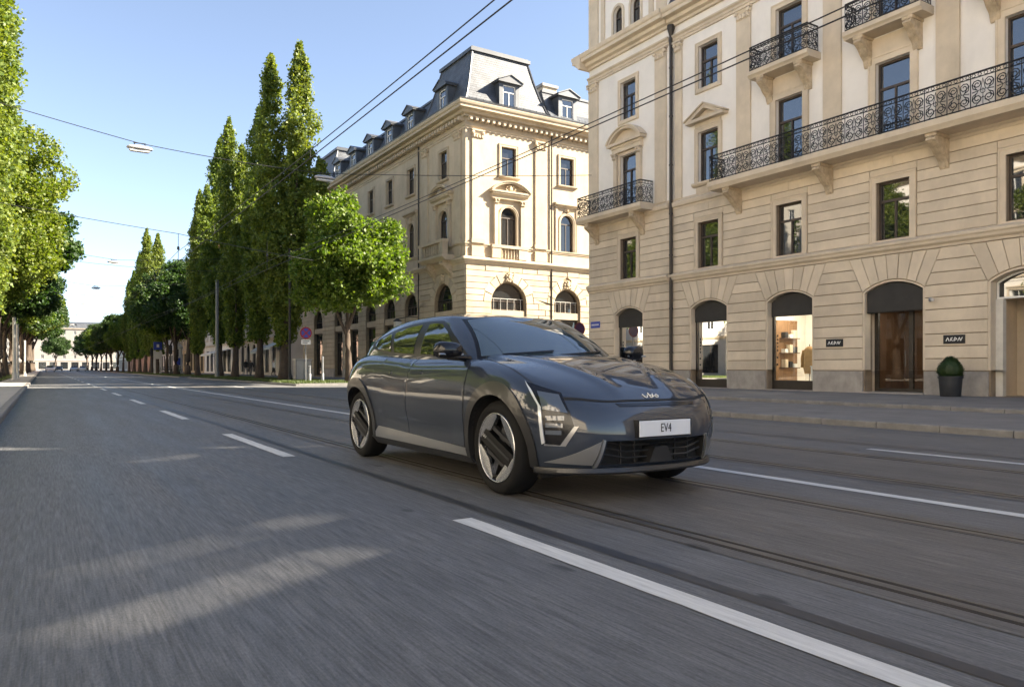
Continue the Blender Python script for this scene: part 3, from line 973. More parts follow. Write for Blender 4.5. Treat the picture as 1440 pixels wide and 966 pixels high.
    mb.f += [[mb.pt(y0, .35, 15.66), mb.pt(yb, .35, 15.66), mb.pt(yb, -1.6, 19.0), mb.pt(y0, -1.6, 19.0)],
             [mb.pt(y0, -1.6, 19.0), mb.pt(yb, -1.6, 19.0), mb.pt(yb, -9, 20.6), mb.pt(y0, -9, 20.6)],
             [mb.pt(y0, -9, 20.6), mb.pt(yb, -9, 20.6), mb.pt(yb, -18, 15.0), mb.pt(y0, -18, 15.0)],
             [mb.pt(y0, .35, 15.66), mb.pt(y0, -1.6, 19.0), mb.pt(y0, -9, 20.6), mb.pt(y0, -18, 15.0)],
             [mb.pt(yb, .35, 15.66), mb.pt(yb, -18, 15.0), mb.pt(yb, -9, 20.6), mb.pt(yb, -1.6, 19.0)],
             [mb.pt(y0, .35, 15.652), mb.pt(yb, .35, 15.652), mb.pt(yb, -18, 15.0), mb.pt(y0, -18, 15.0)]]
    rf = mb.build('roof', M['slate'], B)
    mb = MB(F)
    mb.f += [[mb.pt(yb, .6, 19.06), mb.pt(y1, .6, 19.06), mb.pt(y1, -1.2, 20.0), mb.pt(yb, -1.2, 20.0)],
             [mb.pt(yb, -1.2, 20.0), mb.pt(y1, -1.2, 20.0), mb.pt(y1, -6, 20.2), mb.pt(yb, -6, 20.2)],
             [mb.pt(yb, -6, 20.2), mb.pt(y1, -6, 20.2), mb.pt(y1, -6, 15.6), mb.pt(yb, -6, 15.6)],
             [mb.pt(yb, .6, 19.06), mb.pt(yb, -1.2, 20.0), mb.pt(yb, -6, 20.2), mb.pt(yb, -6, 19.06)],
             [mb.pt(y1, .6, 19.06), mb.pt(y1, -6, 19.06), mb.pt(y1, -6, 20.2), mb.pt(y1, -1.2, 20.0)],
             [mb.pt(yb, .6, 19.055), mb.pt(y1, .6, 19.055), mb.pt(y1, -6, 19.055), mb.pt(yb, -6, 19.055)]]
    mb.build('corner_roof', M['slate'], B)
    for kx in 'BCDEFG':
        dormer(lambda s, d, z: (XF - d, s, z), B, AX[kx], 15.9, 1.2, 1.5, -.1, 2.0, M['slate_dark'])
    return B, AX, F, db

def segment_pediment(F, parent, c, hw, z, rise, d_, proj, m):
    outer = arch_poly(c, hw, z, z + .1, rise)
    inner = arch_poly(c, hw - .17, z + .11, z + .12, rise - .14)
    mb = MB(F)
    n = len(outer)
    ring_frame(mb, outer, inner, d_ - .01, d_ + proj)
    mb.prism(arch_poly(c, hw - .1, z + .05, z + .1, rise - .06), d_ - .02, d_ + proj * .3)
    mb.prism(arch_poly(c, hw + .05, z + .1, z + .12, rise + .02)[2:] + arch_poly(c, hw - .03, z + .1, z + .1, rise - .02)[2:][::-1], d_ - .01, d_ + proj + .06)
    return mb.build('segmental_pediment', m, parent)

def tri_pediment(F, parent, c, hw, z, rise, d_, proj, m):
    outer = [(c - hw, z), (c + hw, z), (c + hw, z + .1), (c, z + rise), (c - hw, z + .1)]
    inner = [(c - hw + .33, z + .12), (c + hw - .33, z + .12), (c + hw - .33, z + .125), (c, z + rise - .17), (c - hw + .33, z + .125)]
    mb = MB(F)
    ring_frame(mb, outer, inner, d_ - .01, d_ + proj)
    mb.prism([(c - hw + .1, z + .05), (c + hw - .1, z + .05), (c, z + rise - .08)], d_ - .02, d_ + proj * .3)
    mb.prism([(c - hw - .05, z + .1), (c, z + rise - .01), (c + hw + .05, z + .1), (c + hw + .05, z + .15), (c, z + rise + .06), (c - hw - .05, z + .15)], d_ - .01, d_ + proj + .06)
    return mb.build('triangular_pediment', m, parent)

def dormer(F, parent, c, z0, w, h, dfront, depth, m, glass=None, ped=True):
    """roof dormer: cheeks, front, gable roof, window"""
    mb = MB(F)
    hw = w / 2
    op = rect(c - hw * .62, c + hw * .62, z0 + .12, z0 + h - .16)
    wall_sheet(mb, rect(c - hw, c + hw, z0 - .3, z0 + h), [op], dfront, .14)
    for sx in (-1, 1):
        mb.f.append([mb.pt(c + sx * hw, dfront, z0 - .3), mb.pt(c + sx * hw, dfront - depth, z0 - .3), mb.pt(c + sx * hw, dfront - depth, z0 + h), mb.pt(c + sx * hw, dfront, z0 + h)])
    o = mb.build('dormer', m, parent)
    rb = MB(F)
    ew = hw + .16
    rb.prism([(c - ew, z0 + h - .04), (c + ew, z0 + h - .04), (c + ew, z0 + h + .06), (c, z0 + h + (.46 if ped else .2)), (c - ew, z0 + h + .06)], dfront - depth, dfront + .2)
    rb.prism([(c - ew - .03, z0 + h + .05), (c, z0 + h + .45), (c + ew + .03, z0 + h + .05), (c + ew + .03, z0 + h + .1), (c, z0 + h + .52), (c - ew - .03, z0 + h + .1)], dfront - depth, dfront + .26)
    rb.build('dormer_roof', M['roof_metal'], o)
    fb = MB(F)
    ring_frame(fb, op, inset_poly(op, .05), dfront - .12, dfront - .05)
    fb.box(c - .02, c + .02, dfront - .118, dfront - .056, z0 + .16, z0 + h - .6)
    fb.box(c - hw * .58, c + hw * .58, dfront - .119, dfront - .05, z0 + h - .62, z0 + h - .57)
    fb.build('window_frame', M['win_wood'] if glass is None else M['white'], o)
    pb = MB(F); pb.f.append([pb.pt(s, dfront - .1, z) for s, z in inset_poly(op, .03)]); pb.build('pane', M['glass'], o)
    return o

RB, RAX, RF, RDB = right_building()
print('right building ok')

# ---- shop windows, entrance and gateway of the right building
def shops():
    F, B, AX = RF, RB, RAX
    lit = emit_mat('shop_ceiling_light', (1.0, 0.88, 0.72), 5.0)
    for kx in 'ABC':
        c = AX[kx]; d_ = RDB if kx == 'A' else 0.0
        poly = arch_poly(c, .922, .2, 3.318, .29)
        # frame, awning box, base panel, pane
        mb = MB(F)
        ring_frame(mb, poly, inset_poly(poly, .075), d_ - .36, d_ - .26)
        mb.box(c - .86, c + .86, d_ - .36, d_ - .25, .27, .52)
        w = mb.build('shop_window', M['bronze'], B)
        aw = clip_above(inset_poly(poly, .03), 2.78)
        MB(F).prism(aw, d_ - .25, d_ - .17, 0.02).build('awning', M['awning'], w)
        pb = MB(F); pb.f.append([pb.pt(s, d_ - .31, z) for s, z in rect(c - .86, c + .86, .5, 2.8)]); pb.build('pane', M['shopglass'], w)
        MB(F).box(c - .99, c + .99, d_ - .25, d_ + .12, .15, .205).build('doorstep', M['plinth'], w)
        # small white lettering marks on the glass
        mb = MB(F)
        for q in range(5):
            mb.box(c + .70, c + .745, d_ - .302, d_ - .299, 1.55 + q * .13, 1.63 + q * .13)
        for q in range(2):
            mb.box(c + .70, c + .76, d_ - .302, d_ - .299, 1.05 + q * .25, 1.12 + q * .25)
        tag(mb.build('glass_lettering', M['bronze'], w), kind='stuff')
        # room behind the pane
        mb = MB(F)
        x0, x1, z0, z1, da, dp = c - 1.5, c + 1.5, .3, 3.2, d_ - .43, d_ - 2.9
        P = lambda s, d, z: mb.pt(s, d, z)
        mb.f += [[P(x0, dp, z0), P(x1, dp, z0), P(x1, dp, z1), P(x0, dp, z1)],
                 [P(x0, da, z0), P(x0, dp, z0), P(x0, dp, z1), P(x0, da, z1)],
                 [P(x1, da, z0), P(x1, dp, z0), P(x1, dp, z1), P(x1, da, z1)],
                 [P(x0, da, z1), P(x1, da, z1), P(x1, dp, z1), P(x0, dp, z1)],
                 [P(x0, da, z0), P(x1, da, z0), P(x1, dp, z0), P(x0, dp, z0)]]
        mb.build('shop_room', M['offwhite'], B)
        MB(F).box(c - .95, c + .25, dp + .01, dp + .06, .31, 2.9).build('wood_panel', M['oak'], B)
        for q in range(4):
            MB(F).box(c - .85, c + .15, dp + .06, dp + .36, .75 + q * .5, .78 + q * .5).build('wall_shelf', M['walnut'], B)
            for r_ in range(3):
                xx = c - .75 + r_ * .3 + (q % 2) * .08
                MB(F).box(xx, xx + .16, dp + .1, dp + .3, .781 + q * .5, .781 + q * .5 + .12 + .07 * ((q + r_) % 3)).build('folded_goods', [M['white'], M['walnut'], M['anthracite']][(q + r_) % 3], B)
        MB(F).box(c - 1.45, c - .98, d_ - 2.2, d_ - 1.2, .31, 1.25).build('counter', M['oak'], B)
        MB(F).box(c + 1.44, c + 1.49, d_ - 2.35, d_ - 1.15, .31, 2.75).build('wood_panel', M['oak'], B)
        for q in range(3):
            MB(F).box(c + 1.2, c + 1.44, d_ - 2.2, d_ - 1.3, .95 + q * .55, .98 + q * .55).build('wall_shelf', M['walnut'], B)
            for r_ in range(3):
                dq = d_ - 2.1 + r_ * .27
                MB(F).box(c + 1.24, c + 1.42, dq, dq + .16, .981 + q * .55, .981 + q * .55 + .14 + .08 * ((q + r_) % 3)).build('folded_goods', [M['white'], M['anthracite'], M['tan']][(q + r_) % 3], B)
        for q in (-.6, .6):
            MB(F).box(c + q - .35, c + q + .35, d_ - 1.9, d_ - .9, 3.12, 3.18).build('ceiling_light', lit, B)
    # goods in the windows
    def plinth_(c, s, w, z1, d, lab):
        o = empty('display_plinth', (XF - d, c + s, .3), lab, 'plinth')
        MB(RF).box(c + s - w, c + s + w, d - w, d + w, .3, z1).build('column', M['white'], o)
        MB(RF).box(c + s - w - .02, c + s + w + .02, d - w - .02, d + w + .02, z1, z1 + .03).build('top_plate', M['white'], o)
    plinth_(AX['B'], .0, .22, 1.15, -.9, 'tall white display plinth in the shop window beside the drainpipe')
    plinth_(AX['B'], -.55, .18, .8, -.8, 'short white display plinth in the shop window beside the drainpipe')
    plinth_(AX['C'], -.62, .2, 1.0, -.8, 'white display plinth in the shop window beside the left plaque')
    def garment(s, d, lab, m):
        o = empty('garment', (XF - d, s, .3), lab, 'clothing')
        mb = MB(RF)
        secs = [(.20, .12, .75), (.25, .14, .95), (.24, .13, 1.2), (.23, .12, 1.42), (.25, .10, 1.58), (.16, .07, 1.68), (.07, .05, 1.72)]
        rings = []
        for w, t, z in secs:
            rings.append([mb.pt(s + w * math.cos(2 * PI * j / 16) * (1 + .05 * math.sin(5 * j)), d + t * math.sin(2 * PI * j / 16), z) for j in range(16)])
        for A, Bq in zip(rings[:-1], rings[1:]):
            for j in range(16): mb.f.append([A[j], A[(j + 1) % 16], Bq[(j + 1) % 16], Bq[j]])
        mb.f.append(rings[0][::-1]); mb.f.append(rings[-1])
        mb.build('coat', m, o, smooth=True)
        for sx in (-1, 1):
            MB(RF).tube([(s + sx * .22, d, 1.58), (s + sx * .30, d, 1.3), (s + sx * .28, d + .04, .98)], [.07, .06, .05], 8).build('sleeve', m, o, smooth=True)
        MB(RF).tube([(s, d, .33), (s, d, 1.8)], .015, 6).build('stand_pole', M['bronze'], o)
        MB(RF).lathe([(.16, .30), (.16, .325), (.02, .335)], (s, d, 0), 14).build('stand_base', M['bronze'], o)
    camel = mat('camel_wool', (0.42, 0.25, 0.10), 0.9, var=.15, vscale=8)
    sand = mat('sand_linen', (0.55, 0.42, 0.28), 0.9, var=.15, vscale=8)
    garment(AX['C'] - .12, -.95, 'camel coat on a stand in the shop window beside the left plaque', camel)
    garment(AX['A'] - .55, -.9, 'pale sand coat on a stand in the shop window near the street corner', sand)
    # ---- entrance D
    c = AX['D']
    poly = arch_poly(c, .922, .2, 3.318, .29)
    aw = clip_above(inset_poly(poly, .02), 2.68)
    e = MB(F).prism(aw, -.22, -.06, 0.03).build('entrance_awning', M['awning'], B)
    mb = MB(F)
    for sx in (-1, 1):
        mb.f.append([mb.pt(c + sx * .922, -.4, .2), mb.pt(c + sx * .922, -.62, .2), mb.pt(c + sx * .922, -.62, 3.3), mb.pt(c + sx * .922, -.4, 3.3)])
    mb.build('entrance_reveal', M['tan'], B)
    mb = MB(F)
    o = rect(c - .92, c + .92, .2, 2.9)
    ring_frame(mb, o, inset_poly(o, .12), -.62, -.52)
    mb.box(c - .32, c - .20, -.615, -.515, .3, 2.8)
    dr = mb.build('entrance_door', M['bronze'], B)
    for a, b in ((c - .8, c - .32), (c - .2, c + .8)):
        pb = MB(F); pb.f.append([pb.pt(s, -.57, z) for s, z in rect(a, b, .32, 2.8)]); pb.build('pane', M['shopglass'], dr)
    MB(F).tube([(c - .12, -.46, 1.0), (c - .12, -.46, 1.5)], .015, 8).build('door_handle', M['steel'], dr)
    MB(F).box(c - .99, c + .99, -.7, .16, .15, .22).build('doorstep', M['plinth'], dr)
    mb = MB(F)
    x0, x1, z0, z1, da, dp = c - 1.6, c + 1.6, .24, 3.1, -.63, -3.4
    P = lambda s, d, z: mb.pt(s, d, z)
    mb.f += [[P(x0, dp, z0), P(x1, dp, z0), P(x1, dp, z1), P(x0, dp, z1)], [P(x0, da, z0), P(x0, dp, z0), P(x0, dp, z1), P(x0, da, z1)],
             [P(x1, da, z0), P(x1, dp, z0), P(x1, dp, z1), P(x1, da, z1)], [P(x0, da, z1), P(x1, da, z1), P(x1, dp, z1), P(x0, dp, z1)], [P(x0, da, z0), P(x1, da, z0), P(x1, dp, z0), P(x0, dp, z0)]]
    mb.build('entrance_hall', M['walnut'], B)
    MB(F).box(c - .3, c + .5, -1.9, -1.3, 3.02, 3.08).build('ceiling_light', lit, B)
    for q in range(4):
        MB(F).box(c - 1.55, c - .55, -2.9, -2.4, .6 + q * .55, .64 + q * .55).build('wall_shelf', M['walnut'], B)
    MB(F).box(c + .1, c + .75, dp + .02, dp + .1, .25, 2.3).build('inner_door', M['walnut'], B)
    # ---- gateway E and the two beyond
    for kx in 'EFG':
        c = AX[kx]
        poly = arch_poly(c, .922, .2, 3.318, .29)
        top = clip_above(poly, 2.86)
        mb = MB(F); ring_frame(mb, top, inset_poly(top, .05), -.40, -.32)
        fl = mb.build('fanlight', M['white'], B)
        pb = MB(F); pb.f.append([pb.pt(s, -.36, z) for s, z in inset_poly(top, .03)]); pb.build('pane', M['glass'], fl)
        MB(F).box(c + .74, c + .922, -.45, -.26, .18, 2.86).build('door_jamb', M['pole_white'], B)
        mb = MB(F)
        x0, x1, z0, z1, da, dp = c - .93, c + .93, .19, 2.88, -.42, -1.5
        P = lambda s, d, z: mb.pt(s, d, z)
        mb.f += [[P(x0, dp, z0), P(x1, dp, z0), P(x1, dp, z1), P(x0, dp, z1)], [P(x0, da, z0), P(x0, dp, z0), P(x0, dp, z1), P(x0, da, z1)],
                 [P(x1, da, z0), P(x1, dp, z0), P(x1, dp, z1), P(x1, da, z1)], [P(x0, da, z1), P(x1, da, z1), P(x1, dp, z1), P(x0, dp, z1)], [P(x0, da, z0), P(x1, da, z0), P(x1, dp, z0), P(x0, dp, z0)]]
        mb.build('gateway_passage', M['tan'], B)
        mb = MB(F); mb.box(c - .9, c + .5, -1.48, -1.40, .2, 2.3)
        for q, (a, b) in enumerate(((-.82, -.24), (-.16, .42))):
            for z0_, z1_ in ((.35, 1.05), (1.15, 2.1)):
                mb.prism(rect(c + a, c + b, z0_, z1_), -1.401, -1.375, .03)
        g = mb.build('wooden_gate', M['oak'], B)
        MB(F).box(c - .95, c + .55, -1.49, -1.37, 2.3, 2.42).build('gate_lintel', M['walnut'], g)
    # ---- plaques beside the entrance
    for s0, s1, z0, z1, lab in ((14.71, 15.33, 1.655, 1.905, 'small black shop plaque with pale lettering on the pier left of the glass entrance'),
                                (10.93, 11.53, 1.655, 1.905, 'small black shop plaque with pale lettering above the potted shrub')):
        o = empty('wall_plaque', (XF - .05, (s0 + s1) / 2, z0), lab, 'sign')
        MB(F).prism(rect(s0, s1, z0, z1), .03, .065, .008).build('plate', M['black'], o)
        w = s1 - s0; mb = MB(F)
        # slanted letter strokes as on the photograph: a run of leaning capitals
        strokes = [[(0, 0), (.05, .1)], [(.05, .1), (.09, 0)], [(.12, 0), (.15, .1)], [(.13, .05), (.19, .1)], [(.14, .05), (.19, 0)],
                   [(.22, 0), (.25, .1)], [(.25, .1), (.31, .06)], [(.31, .06), (.22, 0)], [(.33, 0), (.38, .1)], [(.38, .1), (.41, 0)], [(.41, 0), (.46, .1)]]
        for st in strokes:
            # facade is read from the street: s runs right to left
            mb.tube([((s1 - .08 - x * .98), .067, z0 + .075 + zz) for x, zz in st], .0125, 4)
        mb.build('lettering', M['white'], o)
    # house lamp / camera and street name plate
    o = empty('wall_camera', (XF - .1, 11.9, 2.95), 'small security camera on the wall beside the dark entrance awning', 'camera')
    MB(F).box(11.86, 11.94, .03, .07, 2.9, 3.02).build('bracket', M['lampgrey'], o)
    MB(F).tube([(11.9, .07, 2.96), (11.75, .22, 2.93)], .045, 8).build('housing', M['lampgrey'], o)
    o = empty('street_sign', (XF - RDB, 27.5, 2.75), 'small blue street name plate on the corner of the cream building', 'sign')
    MB(F).prism(rect(27.05, 27.72, 2.82, 3.12), RDB + .02, RDB + .06, .01).build('plate', M['blue'], o)
    mb = MB(F)
    for q in range(9):
        mb.box(27.13 + q * .06, 27.165 + q * .06, RDB + .06, RDB + .063, 2.93, 3.01)
    mb.build('lettering', M['white'], o)
shops()

# ================================================================== CORNER BUILDING
def round_window_surround(F, parent, c, hw, z0, zs, w, d, m):
    mb = MB(F); ring_frame(mb, arch_poly(c, hw + w, z0, zs, hw + w), arch_poly(c, hw, z0, zs, hw), 0, d)
    ring_frame(mb, arch_poly(c, hw + w - .015, z0, zs, hw + w - .015), arch_poly(c, hw + w - .07, z0, zs, hw + w - .07), d - .001, d + .025)
    return mb.build('window_surround', m, parent)

def ornament(F, parent, s, z, w, h, d, m, seed=1, name='carving'):
    """carved stone ornament: overlapping bosses and leaves"""
    rnd = random.Random(seed); mb = MB(F)
    def boss(cs, cz, r, dep):
        n = 8
        mb.lathe([(r, 0), (r * .92, dep * .5), (r * .6, dep * .9), (.002, dep)], (cs, d, cz), n, 'y')
    boss(s, z, min(w, h) * .3, .16)
    boss(s, z + h * .3, min(w, h) * .17, .14)
    for k in range(10):
        a = 2 * PI * k / 10 + rnd.uniform(-.2, .2)
        boss(s + w * .36 * math.cos(a), z + h * .36 * math.sin(a), min(w, h) * rnd.uniform(.09, .16), rnd.uniform(.07, .13))
    for sx in (-1, 1):
        pts = [(s + sx * (w * .2 + .3 * w * t * 1.0), d + .05, z - h * .25 + h * .12 * math.sin(t * 6)) for t in [i / 7 for i in range(8)]]
        mb.tube(pts, min(w, h) * .07, 5)
    return mb.build(name, m, parent)

def balusters(F, parent, s0, s1, d, z0, z1, m, step=.19):
    n = max(2, int((s1 - s0) / step)); prof = []
    h = z1 - z0
    for k in range(n):
        s = s0 + (k + .5) * (s1 - s0) / n
        MB(F).lathe([(.05, 0), (.05, h * .08), (.028, h * .14), (.055, h * .38), (.03, h * .72), (.05, h * .88), (.05, h)], (s, d, z0), 7, 'z').build('baluster', m, parent, smooth=True)

def corner_building():
    X0, Y0 = 22.0, 40.3
    FRt = lambda s, d, z: (s, Y0 - d, z)
    FLt = lambda s, d, z: (X0 - d, s, z)
    B = empty('corner_building', (X0, Y0, .125), 'pale limestone corner building with slate mansard roof, dormers and arched windows', 'building')
    L, Jm, Cv = M['lime'], M['lime_dk'], M['carved']
    faces = [
        dict(F=FRt, s0=X0, s1=46.0, ax=[25.12, 29.72, 34.2, 38.7, 43.2], big=[25.12], pil=[(22.43, 23.2), (27.14, 27.95)], blocks=True),
        dict(F=FLt, s0=Y0, s1=74.0, ax=[43.28, 48.3, 52.1, 55.9, 59.7, 63.5, 69.2], big=[43.28, 69.2], pil=[(40.8, 41.65), (45.5, 46.35), (66.0, 66.8), (72.0, 72.8)], blocks=False)]
    rh = .382
    rows = [.9 + rh * k for k in range(17)]
    for fi, fc in enumerate(faces):
        F = fc['F']; s0, s1 = fc['s0'], fc['s1']
        hw = {c: (1.27 if c in fc['big'] else 1.03) for c in fc['ax']}
        spring = {c: (6.36 - hw[c] if c in fc['big'] else 6.15 - hw[c]) for c in fc['ax']}
        holes = [arch_poly(c, hw[c], .2, spring[c], hw[c], 18) for c in fc['ax']]
        mb = MB(F); wall_sheet(mb, rect(s0, s1, .05, 7.45), holes, 0, .4); mb.build('rusticated_wall', Jm, B)
        uh = []
        for c in fc['ax']:
            w1 = .60 if c in fc['big'] else .54
            uh.append(arch_poly(c, w1, 8.72, 11.15 - w1, w1, 12))
            uh.append(rect(c - .55, c + .55, 13.12, 14.98))
        mb = MB(F); wall_sheet(mb, rect(s0, s1, 7.45, 16.5), uh, 0, .3); mb.build('ashlar_wall', L, B)
        # rusticated stones
        def bound(c, z):
            ro = hw[c] + .62
            dz = z - spring[c]
            if dz <= 0: return hw[c] + .05
            return math.sqrt(max(0, ro * ro - dz * dz)) if dz < ro else 0.0
        eds = [s0] + fc['ax'] + [s1]
        for i in range(len(eds) - 1):
            l, r = eds[i], eds[i + 1]; lo, ro_ = i > 0, i < len(eds) - 2
            a = l + hw[l] + .04 if lo else l - (.07 if True else 0); b = r - hw[r] - .04 if ro_ else r
            MB(F).prism(rect(a, b, .05, .88), -.03, .07, .015).build('plinth_stone', M['plinth'], B)
            for ri, z in enumerate(rows):
                za, zb = z + .013, z + rh - .013
                lx = lambda zz: l + bound(l, zz) if lo else l
                rx = lambda zz: r - bound(r, zz) if ro_ else r
                poly = [(lx(za) + .012 * lo, za), (rx(za) - .012 * ro_, za)]
                if ro_ and za < spring[r] + .02 < zb: poly.append((r - bound(r, spring[r] + .0201) - .012, spring[r] + .02))
                poly.append((rx(zb) - .012 * ro_, zb)); poly.append((lx(zb) + .012 * lo, zb))
                if lo and za < spring[l] + .02 < zb: poly.append((l + bound(l, spring[l] + .0201) + .012, spring[l] + .02))
                if fc['blocks'] and i < 3:
                    x0, x1 = max(lx(za), lx(zb)), min(rx(za), rx(zb))
                    n = max(1, int((x1 - x0) / 1.05))
                    cuts = [x0 + (x1 - x0) * (q + (0.35 if ri % 2 else -.12)) / n for q in range(1, n)]
                    cuts = [q for q in cuts if x0 + .3 < q < x1 - .3]
                    parts = []
                    cur = poly
                    lft = [p for p in poly if p[0] < (x0 + x1) / 2]; rgt = [p for p in poly if p[0] >= (x0 + x1) / 2]
                    if not cuts or len(poly) > 4:
                        parts = [poly]
                    else:
                        xs = [None] + cuts + [None]
                        for q in range(len(xs) - 1):
                            A0 = (poly[0], poly[3]) if xs[q] is None else ((xs[q] + .012, za), (xs[q] + .012, zb))
                            A1 = (poly[1], poly[2]) if xs[q + 1] is None else ((xs[q + 1] - .012, za), (xs[q + 1] - .012, zb))
                            parts.append([A0[0], A1[0], A1[1], A0[1]])
                else:
                    parts = [poly]
                for pp in parts:
                    mbk = MB(F); e = .065 + .012 * math.sin(ri * 7.1 + pp[0][0] * 3)
                    mbk.prism(pp, -.02, e, .022).build('course_stone', L, B)
        for c in fc['ax']:
            ri_, ro = hw[c] + .05, hw[c] + .61
            n = 9
            for k in range(n):
                t0, t1 = PI * k / n + .012, PI * (k + 1) / n - .012
                poly = [(c + ri_ * math.cos(t), spring[c] + ri_ * math.sin(t)) for t in (t0, (t0 + t1) / 2, t1)] + \
                       [(c + (ro + (.1 if k % 2 else 0)) * math.cos(t), spring[c] + (ro + (.1 if k % 2 else 0)) * math.sin(t)) for t in (t1, t0)]
                MB(F).prism(poly, -.02, .07 + (.015 if k % 2 else .0), .02).build('voussoir', L, B)
            ornament(F, B, c, spring[c] + ri_ + .3, .62, .66, .08, Cv, int(c * 10), 'keystone_carving')
            # arched window above a stone sill, shop opening below
            wp = arch_poly(c, hw[c] - .004, 4.62, spring[c], hw[c] - .004, 18)
            w = window(F, B, wp, 0, M['win_wood'], M['glass2'], .07, (.25, .5, .75), spring[c] + .12, name='arched_window', rev=.3)
            MB(F).box(c - hw[c] + .004, c + hw[c] - .004, -.36, -.04, 4.18, 4.62).build('window_apron', L, B)
            so = rect(c - hw[c] + .01, c + hw[c] - .01, .2, 4.17)
            window(F, B, so, 0, M['bronze'], M['glass2'], .12, (.33, .67), 3.2, name='shop_front', rev=.3)
            # grille bars of the arched window
            g = MB(F)
            for q in range(5):
                g.tube([(c - hw[c] * .8 + q * hw[c] * .4, -.16, 4.62), (c - hw[c] * .8 + q * hw[c] * .4, -.16, 5.35)], .016, 4)
            g.tube([(c - hw[c] * .95, -.16, 5.35), (c + hw[c] * .95, -.16, 5.35)], .018, 4)
            g.build('window_grille', M['pole_white'] if fi == 0 else M['iron'], w)
        # bands; mitred at the street corner
        m0 = 1.0
        def band(name, prof, m=L):
            MB(F).profile(prof, s0, s1, m0, 0).build(name, m, B)
        band('belt_course', [(0 - .03, 7.36), (.08, 7.36), (.1, 7.46), (.2, 7.52), (.24, 7.62), (.3, 7.66), (.3, 7.76), (.06, 7.86), (-.03, 7.86)])
        band('sill_course', [(-.03, 8.52), (.05, 8.52), (.05, 8.60), (.1, 8.63), (.1, 8.70), (-.03, 8.70)])
        band('architrave', [(-.03, 15.72), (.05, 15.72), (.05, 15.84), (.1, 15.86), (.13, 15.92), (-.03, 15.92)])
        band('cornice', [(x - (.03 if x == 0 else 0), z) for x, z in CORN(16.42, .72, .85)])
        band('gutter', [(.3, 17.14), (.8, 17.14), (.84, 17.26), (.78, 17.26), (.74, 17.2), (.3, 17.2)], M['roof_metal'])
        # dentils
        s = s0 + .12
        k = 0
        while s < min(s1, s0 + 30):
            MB(F).box(s, s + .17, .0, .42, 16.18, 16.40).build('dentil', L, B)
            s += .40; k += 1
        # pilasters
        for a, b in fc['pil']:
            MB(F).box(a, b, -.02, .09, 8.95, 15.2).build('pilaster', L, B)
            MB(F).box(a - .08, b + .08, -.02, .17, 8.70, 8.95).build('pilaster_base', L, B)
            MB(F).box(a - .05, b + .05, -.02, .13, 7.86, 8.52).build('pilaster_pedestal', L, B)
            capital(F, B, (a + b) / 2, 15.2, 15.71, (b - a) / 2, .1, Cv)
        for c in fc['ax']:
            big = c in fc['big']
            w1 = .60 if big else .54
            window(F, B, arch_poly(c, w1, 8.72, 11.15 - w1, w1, 12), 0, M['win_wood'], M['glass2'], .06, (.5,), 11.15 - w1 - .05, name='arched_window', rev=.2)
            round_window_surround(F, B, c, w1, 8.72, 11.15 - w1, .16, .06, L)
            window(F, B, rect(c - .55, c + .55, 13.12, 14.98), 0, M['win_wood'], M['glass2'], .06, (.5,), 14.3, rev=.2)
            surround(F, B, c, .55, 13.12, 14.98, .18, .06, L, sill=True)
            if big:
                for sx in (-1, 1):
                    MB(F).box(c + sx * .98 - .13, c + sx * .98 + .13, -.02, .16, 8.70, 11.3).build('window_column', L, B)
                    capital(F, B, c + sx * .98, 11.3, 11.62, .13, .16, Cv)
                MB(F).profile([(-.02, 11.62), (.2, 11.62), (.2, 11.8), (.36, 11.9), (.36, 12.0), (-.02, 12.0)], c - 1.32, c + 1.32).build('entablature', L, B)
                segment_pediment(F, B, c, 1.45, 12.0, .62, 0, .42, L)
                ornament(F, B, c, 12.28, .9, .6, .2, Cv, 5)
            else:
                MB(F).profile([(-.02, 11.62), (.06, 11.62), (.09, 11.7), (.26, 11.78), (.26, 11.9), (-.02, 11.95)], c - 1.05, c + 1.05).build('window_hood', L, B)
                ornament(F, B, c - .0, 11.42, .5, .3, .02, Cv, 9)
                for sx in (-1, 1):
                    MB(F).box(c + sx * .86 - .09, c + sx * .86 + .09, -.02, .07, 8.70, 11.62).build('window_jamb', L, B)
    # balustrade under the big window on the sunlit face, stone balcony on the street face
    c = 25.12
    MB(FRt).box(c - 1.32, c - .66, -.02, .22, 7.86, 8.515).build('balustrade_pier', L, B)
    MB(FRt).box(c + .66, c + 1.32, -.02, .22, 7.86, 8.515).build('balustrade_pier', L, B)
    balusters(FRt, B, c - .66, c + .66, .13, 7.87, 8.51, L, .2)
    MB(FRt).box(c - 1.36, c + 1.36, .101, .26, 8.515, 8.70).build('balustrade_rail', L, B)
    for c in (43.28, 69.2):
        mb = MB(FLt); mb.profile([(.0, 7.72), (.75, 7.72), (.85, 7.80), (1.0, 7.92), (1.0, 8.06), (.0, 8.06)], c - 1.75, c + 1.75)
        bl = mb.build('stone_balcony', L, B)
        for a, b in ((c - 1.72, c - 1.3), (c + 1.3, c + 1.72)):
            MB(FLt).box(a, b, .58, .95, 8.06, 9.0).build('balcony_pier', L, bl)
        balusters(FLt, bl, c - 1.3, c + 1.3, .78, 8.08, 8.84, L, .24)
        MB(FLt).box(c - 1.78, c + 1.78, .56, .98, 8.84, 9.02).build('balcony_rail', L, bl)
        for sx in (-1, 1):
            corbel(FLt, bl, c + sx * 1.15, 7.72 - .092, 1.0, .7, .42, Cv)
    # downpipes
    for F, s in ((FRt, 28.42), (FLt, 46.9)):
        MB(F).tube([(s, .09, .3), (s, .09, 16.3)], .05, 8).build('drainpipe', M['zinc'], B)
